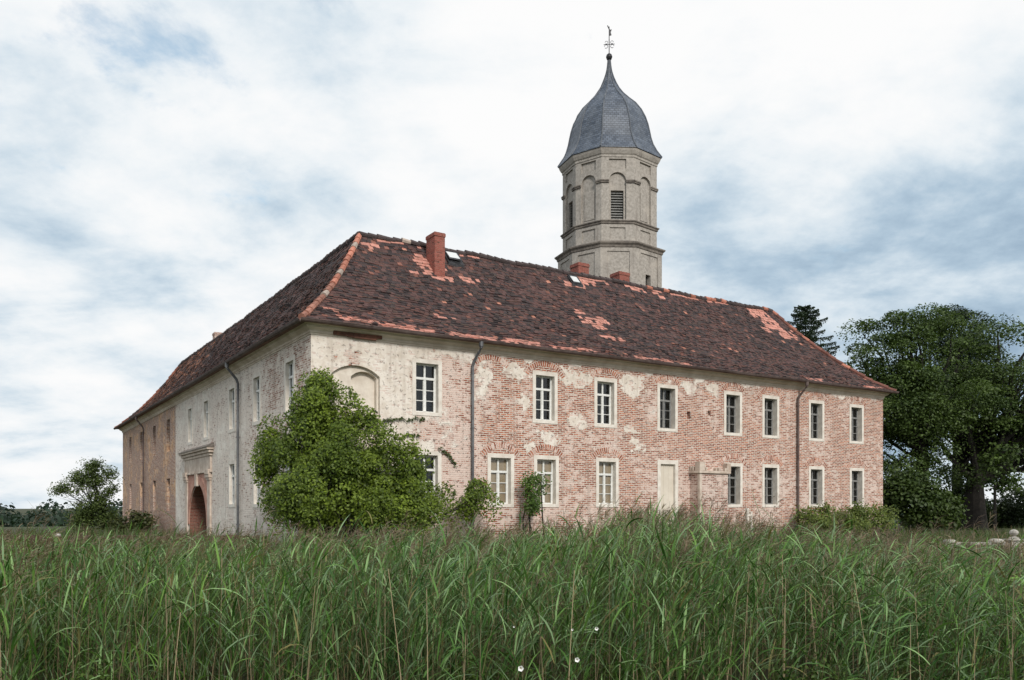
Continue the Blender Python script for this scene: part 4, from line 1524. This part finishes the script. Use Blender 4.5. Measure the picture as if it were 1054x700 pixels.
climber("climbing_vine", "small leafy vine hooked between two ground floor windows", "climber", (*px3(546, 521, 31.6)[:2], 0),
        [ell(541, 493, 31.5, 9, 5, .25), ell(547, 506, 31.5, 5, 13, .2), ell(557, 501, 31.6, 3, 11, .15), ell(548, 521, 31.4, 8, 6, .3), ell(552, 491, 31.6, 5, 4, .2)],
        46, 34, 0.10, hi=(0.11, 0.19, 0.03), csz=(.16, .32), flat=1.0, stems=5)
climber("low_ivy", "low row of yellowish ivy clumps along the foot of the street wall", "climber", (*px3(868, 521, 41)[:2], 0),
        [ell(832, 531, 39.8, 9, 8, .4), ell(849, 530, 40.6, 8, 9, .4), ell(866, 534, 41.2, 8, 8, .4), ell(884, 528, 41.9, 9, 7, .4), ell(900, 527, 42.5, 8, 7, .4), ell(914, 534, 43.0, 8, 8, .4), ell(842, 541, 39.8, 16, 6, .4), ell(875, 541, 41.2, 16, 6, .4), ell(903, 540, 42.4, 14, 6, .4)],
        160, 46, 0.12, lo=(0.045, 0.075, 0.012), hi=(0.16, 0.20, 0.035), csz=(.25, .5), flat=.9, stems=8)

# far wood on the lower land
ang = rng.uniform(-1.05, 1.05, 420)
dd = rng.uniform(255, 330, 420)
ht = rng.uniform(9, 14.5, 420)
Cs, Ns, Ss, Hs = [], [], [], []
for a, d, h in zip(ang, dd, ht):
    x, y = sin(a) * d, cos(a) * d
    gz_ = float(ground_z(x, y))
    n_ = 150
    w_ = rng.uniform(3, 5.5)
    th = rng.normal(size=(n_, 3))
    th /= np.linalg.norm(th, axis=1, keepdims=True)
    rr = rng.uniform(.75, 1.05, n_)[:, None]
    p_ = np.array([x, y, gz_ + h * .55]) + th * rr * np.array([w_, w_, h * .5])
    Cs.append(p_)
    Ns.append(th + rng.normal(size=(n_, 3)) * .6)
    Ss.append(rng.uniform(.9, 2.0, n_))
    base_c = np.array((0.022, 0.040, 0.026)) * rng.uniform(.7, 1.5)
    Hs.append(base_c * rng.uniform(.7, 1.3, (n_, 1)))
v, q, c = leaf_arrays(np.concatenate(Cs), np.concatenate(Ns), np.concatenate(Ss), np.concatenate(Hs))
tag(np_mesh("far_wood", v, q, c, M_LEAF), "distant dark green wood along the horizon left of the house", "wood", kind='stuff')

# ------------------------------------------------------------------ reeds


def strips(P0, D, Dn, L, W, segs, e0, e1, cols, tipw=0.08):
    """curved blades: start P0, heading D (unit, horizontal), width direction Dn; elevation runs from e0 to e1 (radians)"""
    n = len(P0)
    pts = np.zeros((n, segs + 1, 3))
    pts[:, 0] = P0
    for k in range(segs):
        f = (k + 0.5) / segs
        e = e0 + (e1 - e0) * f
        step = (L / segs)[:, None]
        pts[:, k + 1] = pts[:, k] + step * (D * np.cos(e)[:, None] + np.array([0, 0, 1.0]) * np.sin(e)[:, None])
    prof = np.array([0.55 + 0.45 * min(1, k / (segs * .3)) if k < segs * .4 else max(tipw, 1 - ((k - segs * .4) / (segs * .6)) ** 1.5) for k in range(segs + 1)])
    wv = Dn[:, None, :] * (W[:, None] * prof[None, :])[:, :, None] * 0.5
    Lf, Rt = pts - wv, pts + wv
    verts = np.stack([Lf, Rt], 2).reshape(n, -1, 3)          # (n, (segs+1)*2, 3)
    q = np.array([[2 * k, 2 * k + 1, 2 * k + 3, 2 * k + 2] for k in range(segs)])
    quads = (np.arange(n)[:, None, None] * (segs + 1) * 2 + q[None]).reshape(-1, 4)
    cv = np.repeat(cols, (segs + 1) * 2, axis=0)
    return verts.reshape(-1, 3), quads, cv


class Acc:
    def __init__(self):
        self.v, self.q, self.c, self.n = [], [], [], 0

    def add(self, v, q, c):
        self.v.append(v)
        self.q.append(q + self.n)
        self.c.append(c)
        self.n += len(v)

    def build(self, name, m):
        return np_mesh(name, np.concatenate(self.v), np.concatenate(self.q), np.concatenate(self.c), m)


TOPX = [-200, 0, 100, 200, 250, 300, 380, 420, 480, 520, 560, 600, 640, 680, 700, 720, 760, 800, 840, 880, 920, 950, 985, 1054, 1250]
TOPY = [552, 550, 548, 550, 547, 546, 543, 543, 541, 541, 538, 535, 519, 521, 527, 530, 533, 538, 545, 545, 550, 552, 558, 558, 554]


def reed_bed(acc, n, y0, y1, full=True, lower=0.0):
    y = y0 + (y1 - y0) * rng.random(n)
    x = rng.uniform(-1, 1, n) * (0.66 * y + 6.5)
    # clumpy: drop part of the plants where a slow pattern is low
    dens = 0.5 + 0.5 * np.sin(x * 1.3 + 0.8 * y) * np.sin(y * 1.1 - 0.5 * x)
    keep = rng.random(n) < 0.35 + 0.65 * dens
    x, y = x[keep], y[keep]
    n = len(x)
    gz_ = ground_z(x, y)
    px = 527 + 854 * x / y
    ty = np.interp(px, TOPX, TOPY)
    ztop = EYE - (ty - 521) / 854 * y - np.abs(rng.normal(size=n)) * np.where(y < 15, 0.42, 0.28) - 0.08 - lower + 0.10 * np.sin(x * 2.1 + 1) * np.cos(y * 1.7)
    ztop = np.minimum(ztop, EYE - 0.06 * (y < 14))
    ztop = ztop + 0.30 * (rng.random(n) < 0.05)
    h = np.clip(ztop - gz_, 0.5, 3.4)
    hx = np.clip(0.55 + 0.02 * x, 0.2, 0.9)
    base = np.stack([x, y, gz_], 1)
    # stems: three-sided, leaning a little with the wind
    lean = rng.normal(size=(n, 2)) * 0.10 + np.array([0.07, 0.0])
    dead = rng.random(n) < 0.16
    tvals = np.array([0, .35, .7, 1.0])
    stem_pts = base[:, None, :] + np.stack([lean[:, 0:1] * tvals ** 2 * h[:, None], lean[:, 1:2] * tvals ** 2 * h[:, None], tvals[None, :] * h[:, None]], 2)
    tan = np.array((0.23, 0.17, 0.10))
    grn = np.array((0.10, 0.115, 0.045))
    sc = np.where(dead[:, None], tan, grn) * rng.uniform(.55, 1.25, (n, 1))
    rad = rng.uniform(.0028, .0048, n) * (1 + (y > 13) * 0.4)
    k3 = 3
    angs = 2 * pi * np.arange(k3) / k3
    ringo = np.stack([np.cos(angs), np.sin(angs), 0 * angs], 1)
    tap = np.array([1.0, .9, .75, .4])
    V = stem_pts[:, :, None, :] + ringo[None, None] * (rad[:, None] * tap[None])[:, :, None, None]
    V = V.reshape(n, -1, 3)
    q = np.array([[s_ * 3 + k, s_ * 3 + (k + 1) % 3, (s_ + 1) * 3 + (k + 1) % 3, (s_ + 1) * 3 + k] for s_ in range(3) for k in range(3)])
    Q = (np.arange(n)[:, None, None] * 12 + q[None]).reshape(-1, 4)
    acc.add(V.reshape(-1, 3), Q, np.repeat(sc, 12, axis=0))
    # leaves
    nl = 9 if full else 6
    live = np.where(~dead)[0]
    idx = np.repeat(live, nl)
    m = len(idx)
    tl = (0.30 if full else 0.45) + (0.96 - (0.30 if full else 0.45)) * (np.tile((np.arange(nl) + .5) / nl, len(live)) + rng.normal(size=m) * .03)
    tl = np.clip(tl, .2, .97)
    P0 = base[idx] + np.stack([lean[idx, 0] * tl ** 2 * h[idx], lean[idx, 1] * tl ** 2 * h[idx], tl * h[idx]], 1)
    # wind swings most blades to one side; on the right of the bed they lie over more
    side = np.where(rng.random(m) < 0.70, 1.0, -1.0)
    az = np.where(side > 0, rng.normal(size=m) * 0.75, pi + rng.normal(size=m) * 0.8)
    D = np.stack([np.cos(az), np.sin(az), np.zeros(m)], 1)
    Dn = np.stack([-np.sin(az), np.cos(az), rng.normal(size=m) * 0.45], 1)
    Dn /= np.linalg.norm(Dn, axis=1, keepdims=True)
    right = np.clip((P0[:, 0] / P0[:, 1] - 0.15) * 2.5, 0, 1)
    L = rng.uniform(.28, .56, m) * (1.0 if full else 1.1) * np.where(tl > .85, .75, 1.0)
    W = rng.uniform(.012, .028, m) * (1 + 0.30 * (P0[:, 1] > 13))
    e0 = np.radians(rng.normal(68, 11, m) - 14 * right)
    e1 = np.radians(rng.normal(24, 27, m) - 16 * right)
    g = rng.random((m, 1)) ** 1.3
    colr = np.array((0.022, 0.074, 0.010)) * (1 - g) + np.array((0.150, 0.285, 0.064)) * g
    patch = (np.sin(P0[:, 0] * 0.9 + 0.6 * P0[:, 1]) * np.cos(P0[:, 1] * 0.5 - P0[:, 0] * 0.35 + 1))[:, None]
    colr = colr * (1 + 0.22 * patch * np.array((1.2, 0.8, 0.4)))
    blue = (rng.random((m, 1)) < 0.28)
    colr = np.where(blue, np.array((0.165, 0.250, 0.125)) * rng.uniform(.7, 1.25, (m, 1)), colr)
    lit = (rng.random((m, 1)) < 0.17)  # highlights put into the colour of a random share of blades
    colr = np.where(lit, np.array((0.26, 0.41, 0.165)) * rng.uniform(.75, 1.15, (m, 1)), colr)
    yel = (rng.random((m, 1)) < 0.05)
    colr = np.where(yel, np.array((0.20, 0.18, 0.07)), colr)
    v, q, c = strips(P0, D, Dn, L, W, 4 if full else 3, e0, e1, colr)
    acc.add(v, q, c)
    # plumes
    pp = 0.5 + 0.5 * np.sin(base[live, 0] * 1.1 + 2.0) * np.cos(base[live, 1] * 0.9 + base[live, 0] * 0.4)
    hasp = live[rng.random(len(live)) < (0.62 if full else 0.44) * pp]
    np_ = 16 if full else 12
    idx = np.repeat(hasp, np_)
    m = len(idx)
    tl = np.tile(np.linspace(0.0, 1.0, np_), len(hasp))
    top = stem_pts[idx, 3]
    P0 = top + np.stack([0.05 * tl, 0 * tl, -0.10 + tl * 0.20], 1)
    az = rng.normal(size=m) * 1.0 + 0.1
    D = np.stack([np.cos(az), np.sin(az), np.zeros(m)], 1)
    Dn = np.stack([-np.sin(az), np.cos(az), rng.normal(size=m) * .8], 1)
    Dn /= np.linalg.norm(Dn, axis=1, keepdims=True)
    L = rng.uniform(.08, .19, m)
    W = rng.uniform(.004, .009, m) * (1 + 0.5 * (P0[:, 1] > 13))
    br = rng.random(len(hasp))[np.repeat(np.arange(len(hasp)), np_)][:, None]
    colr = (np.array((0.115, 0.076, 0.052)) * (1 - br) + np.array((0.24, 0.185, 0.12)) * br) * rng.uniform(.75, 1.2, (m, 1))
    v, q, c = strips(P0, D, Dn, L, W, 2, np.radians(rng.normal(62, 15, m)), np.radians(rng.normal(-5, 30, m)), colr, tipw=.3)
    acc.add(v, q, c)


acc = Acc()
reed_bed(acc, 5700, 8.3, 12.0, True)
reed_bed(acc, 6800, 12.0, 17.0, True)
reed_bed(acc, 5600, 17.0, 22.5, False)
# straight bleached canes of last year in the front rows
n = 460
y = rng.uniform(8.3, 13.0, n)
x = rng.uniform(-1, 1, n) * (.64 * y + 1)
P0 = np.stack([x, y, ground_z(x, y)], 1)
az = rng.uniform(0, 2 * pi, n)
D = np.stack([np.cos(az), np.sin(az), 0 * az], 1)
Dn = np.tile(np.array([1.0, 0, 0]), (n, 1))
e = np.radians(rng.normal(90, 5, n))
v, q, c = strips(P0, D, Dn, rng.uniform(1.4, 2.4, n), rng.uniform(.006, .012, n), 3, e, e + rng.normal(size=n) * .05,
                 np.array((0.36, 0.28, 0.18)) * rng.uniform(.5, 1.2, (n, 1)), tipw=.6)
acc.add(v, q, c)
tag(acc.build("reeds", M_REED), "dense bed of tall green reeds with brown plumes filling the foreground", "reeds", kind='stuff')

# long grass between the reeds and the house
acc = Acc()
n = 26000
y = rng.uniform(20.5, 46, n)
x = rng.uniform(-1, 1, n) * (0.66 * y + 3)
la = (x - HX) * 0.844 + (y - HY) * 0.5365
lb = -(x - HX) * 0.5365 + (y - HY) * 0.844
k = ~((la > -0.15) & (lb > -0.15) & (la < LX + .2))
x, y = x[k], y[k]
n = len(x)
P0 = np.stack([x, y, ground_z(x, y)], 1)
az = rng.uniform(0, 2 * pi, n)
D = np.stack([np.cos(az), np.sin(az), 0 * az], 1)
Dn = np.stack([-np.sin(az), np.cos(az), 0 * az], 1)
g = rng.random((n, 1))
colr = np.where(g < .86, np.array((0.075, 0.105, 0.035)), np.array((0.19, 0.145, 0.085))) * rng.uniform(.6, 1.3, (n, 1))
Lg = rng.uniform(.35, .80, n) * (1 + 0.25 * np.sin(x * .9) * np.sin(y * .7))
v, q, c = strips(P0, D, Dn, Lg, rng.uniform(.012, .03, n), 3, np.radians(rng.normal(86, 6, n)), np.radians(rng.normal(50, 22, n)), colr)
acc.add(v, q, c)
tag(acc.build("long_grass", M_REED), "long seeding grass at the foot of the house walls", "grass", kind='stuff')

# green weeds low between the front reeds
e = []
C, N, S, Hh, cc = cluster_leaves([(x_, 8.7 + rng.random() * .8, -.55 + rng.random() * .35, .35, .3, .30) for x_ in np.concatenate([rng.uniform(-.9, 1.3, 9), rng.uniform(-5, 5, 12)])], 260, 26, 0.055,
                                 (0.035, 0.065, 0.012), (0.10, 0.16, 0.03), csz=(.12, .3), flat=1.1, shell=.2)
v, q, c = leaf_arrays(C, N, S, Hh)
tag(np_mesh("undergrowth", v, q, c, M_LEAF), "small bright green weeds growing low between the front reeds", "weeds", kind='stuff')

# ------------------------------------------------------------------ small things
M_PETAL = mottled("white_petal", (0.72, 0.72, 0.68), (0.82, 0.82, 0.80), 30.0, 0.6, 0.0)
M_EYE = mottled("yellow_eye", (0.5, 0.42, 0.10), (0.6, 0.5, 0.14), 30.0, 0.6, 0.0)


def flower(px, py, Z, r, label):
    root = empty("bindweed_flower", px3(px, py, Z))
    tag(root, label, "flower", "white flowers among the front reeds")
    mb = MB()
    n = 20
    for k in range(n):
        a, b = 2 * pi * k / n, 2 * pi * (k + 1) / n
        ra, rb = r * (1 + .10 * cos(5 * a)), r * (1 + .10 * cos(5 * b))
        q = lambda rr, an, d: (rr * cos(an), -d, rr * sin(an))
        mb.face([q(ra, a, .012), q(rb, b, .012), q(r * .5, b, .004), q(r * .5, a, .004)])
        mb.face([q(r * .5, a, .004), q(r * .5, b, .004), q(r * .15, b, -.03), q(r * .15, a, -.03)])
    mb.build("petals", M_PETAL, root, smooth=True)
    mb = MB()
    mb.lathe([(r * .14, -.0), (r * .12, .012), (0, .018)], (0, 0, 0), 8)
    ob = mb.build("flower_centre", M_EYE, root)
    ob.rotation_euler = (R(90), 0, 0)
    ob.location = (0, 0.025, 0)


flower(536, 688, 8.0, 0.027, "largest white bindweed flower, lowest of the reeds' flowers")
flower(594, 679, 8.0, 0.023, "white bindweed flower right of the largest and lowest one")
flower(614, 647, 8.2, 0.018, "small white bindweed flower highest and farthest right in the reeds")
flower(589, 648, 8.2, 0.011, "tiny white flower just left of the highest small bindweed flower")
flower(529, 645, 8.2, 0.009, "tiny white flower well above the largest bindweed flower")

# stone balustrade at the right, half sunk in the reeds
bal = empty("stone_balustrade", (*px3(1010, 521, 27.5)[:2], 0))
tag(bal, "pale stone balustrade with ball finial rising from the reeds at right", "balustrade")
zt = 0.50
mb = MB()
mb.box(-1.25, 4.2, -0.13, 0.13, zt - 0.10, zt)
mb.box(-1.25, 4.2, -0.10, 0.10, -1.0, -0.55)
mb.build("rail", M_LIME, bal, bevel=0.02)
mb = MB()
for k in range(16):
    x = -1.0 + k * 0.32
    if min(abs(x - 1.08), abs(x - 0.78)) > 0.2:
        mb.lathe([(.07, -.55), (.07, -.5), (.04, -.42), (.085, -.2), (.075, -.05), (.035, .2), (.05, .3), (.07, .36), (.07, zt - .1)], (x, 0, 0), 10)
mb.build("baluster", M_LIME, bal, smooth=True)
mb = MB()
mb.box(0.88, 1.28, -0.2, 0.2, -1.0, zt + .05)
mb.box(0.83, 1.33, -0.25, 0.25, zt + .051, zt + .11)
mb.build("pedestal", M_LIME, bal, bevel=0.02)
mb = MB()
mb.lathe([(.16, zt + .112), (.16, zt + .15), (.07, zt + .19), (.06, zt + .22), (.11, zt + .25), (.145, zt + .31), (.13, zt + .37), (.06, zt + .42), (.025, zt + .43), (0, zt + .44)], (1.08, 0, 0), 16)
mb.build("ball_finial", M_LIME, bal, smooth=True)
mb = MB()
mb.lathe([(.26, zt + .002), (.24, zt + .06), (.17, zt + .11), (.0, zt + .13)], (0.5, 0, 0), 14)
mb.build("coping_stone", M_LIME, bal, smooth=True)
mb = MB()
mb.lathe([(.22, zt + .002), (.20, zt + .06), (.14, zt + .09), (.0, zt + .11)], (-1.05, 0, 0), 14)
mb.build("coping_stone", M_LIME, bal, smooth=True)

# low dark brick wall left of the house, along the moat
lw = MB()
for k in range(30):
    x0 = -19.5 + k * 0.36
    hgt = 0.64 + 0.03 * sin(k * 1.3) + random.uniform(-.02, .02)
    lw.box(x0, x0 + 0.358, 29.4, 29.75, -0.4, hgt)
o = lw.build("low_wall", mottled("dark_moat_brick", (0.05, 0.035, 0.028), (0.14, 0.085, 0.06), 5.0, 0.95, 0.5))
tag(o, "low dark brick moat wall left of the gate, behind the reeds", "wall")
# whitewashed post in front of the terrace stub
pm = empty("wooden_post", house_to_world(18.62, -2.2, 0), HROT)
tag(pm, "pale weathered fence post before the brick terrace stub", "post")
mb = MB()
mb.box(-0.17, -0.05, -0.06, 0.06, -0.3, 1.62)
mb.build("post", M_SURR, pm, bevel=0.012)
mb = MB()
mb.box(0.07, 0.18, -0.05, 0.05, -0.3, 1.45)
mb.build("post", M_SURR, pm, bevel=0.012)
mb = MB()
mb.box(-0.05, 0.07, -0.03, 0.03, 1.25, 1.35)
mb.build("crosspiece", M_SURR, pm)
# pale boulder on the low wall's far side
mb = MB()
mb.lathe([(0, -.05), (.30, -.03), (.34, .08), (.26, .22), (.12, .29), (0, .30)], (0, 0, 0), 10)
o = mb.build("pale_stone", M_LIME, None, smooth=True)
o.location = (-16.2, 29.56, 0.64)
o.scale = (.4, .3, .3)
tag(o, "pale stone lying on top of the low dark moat wall", "stone")
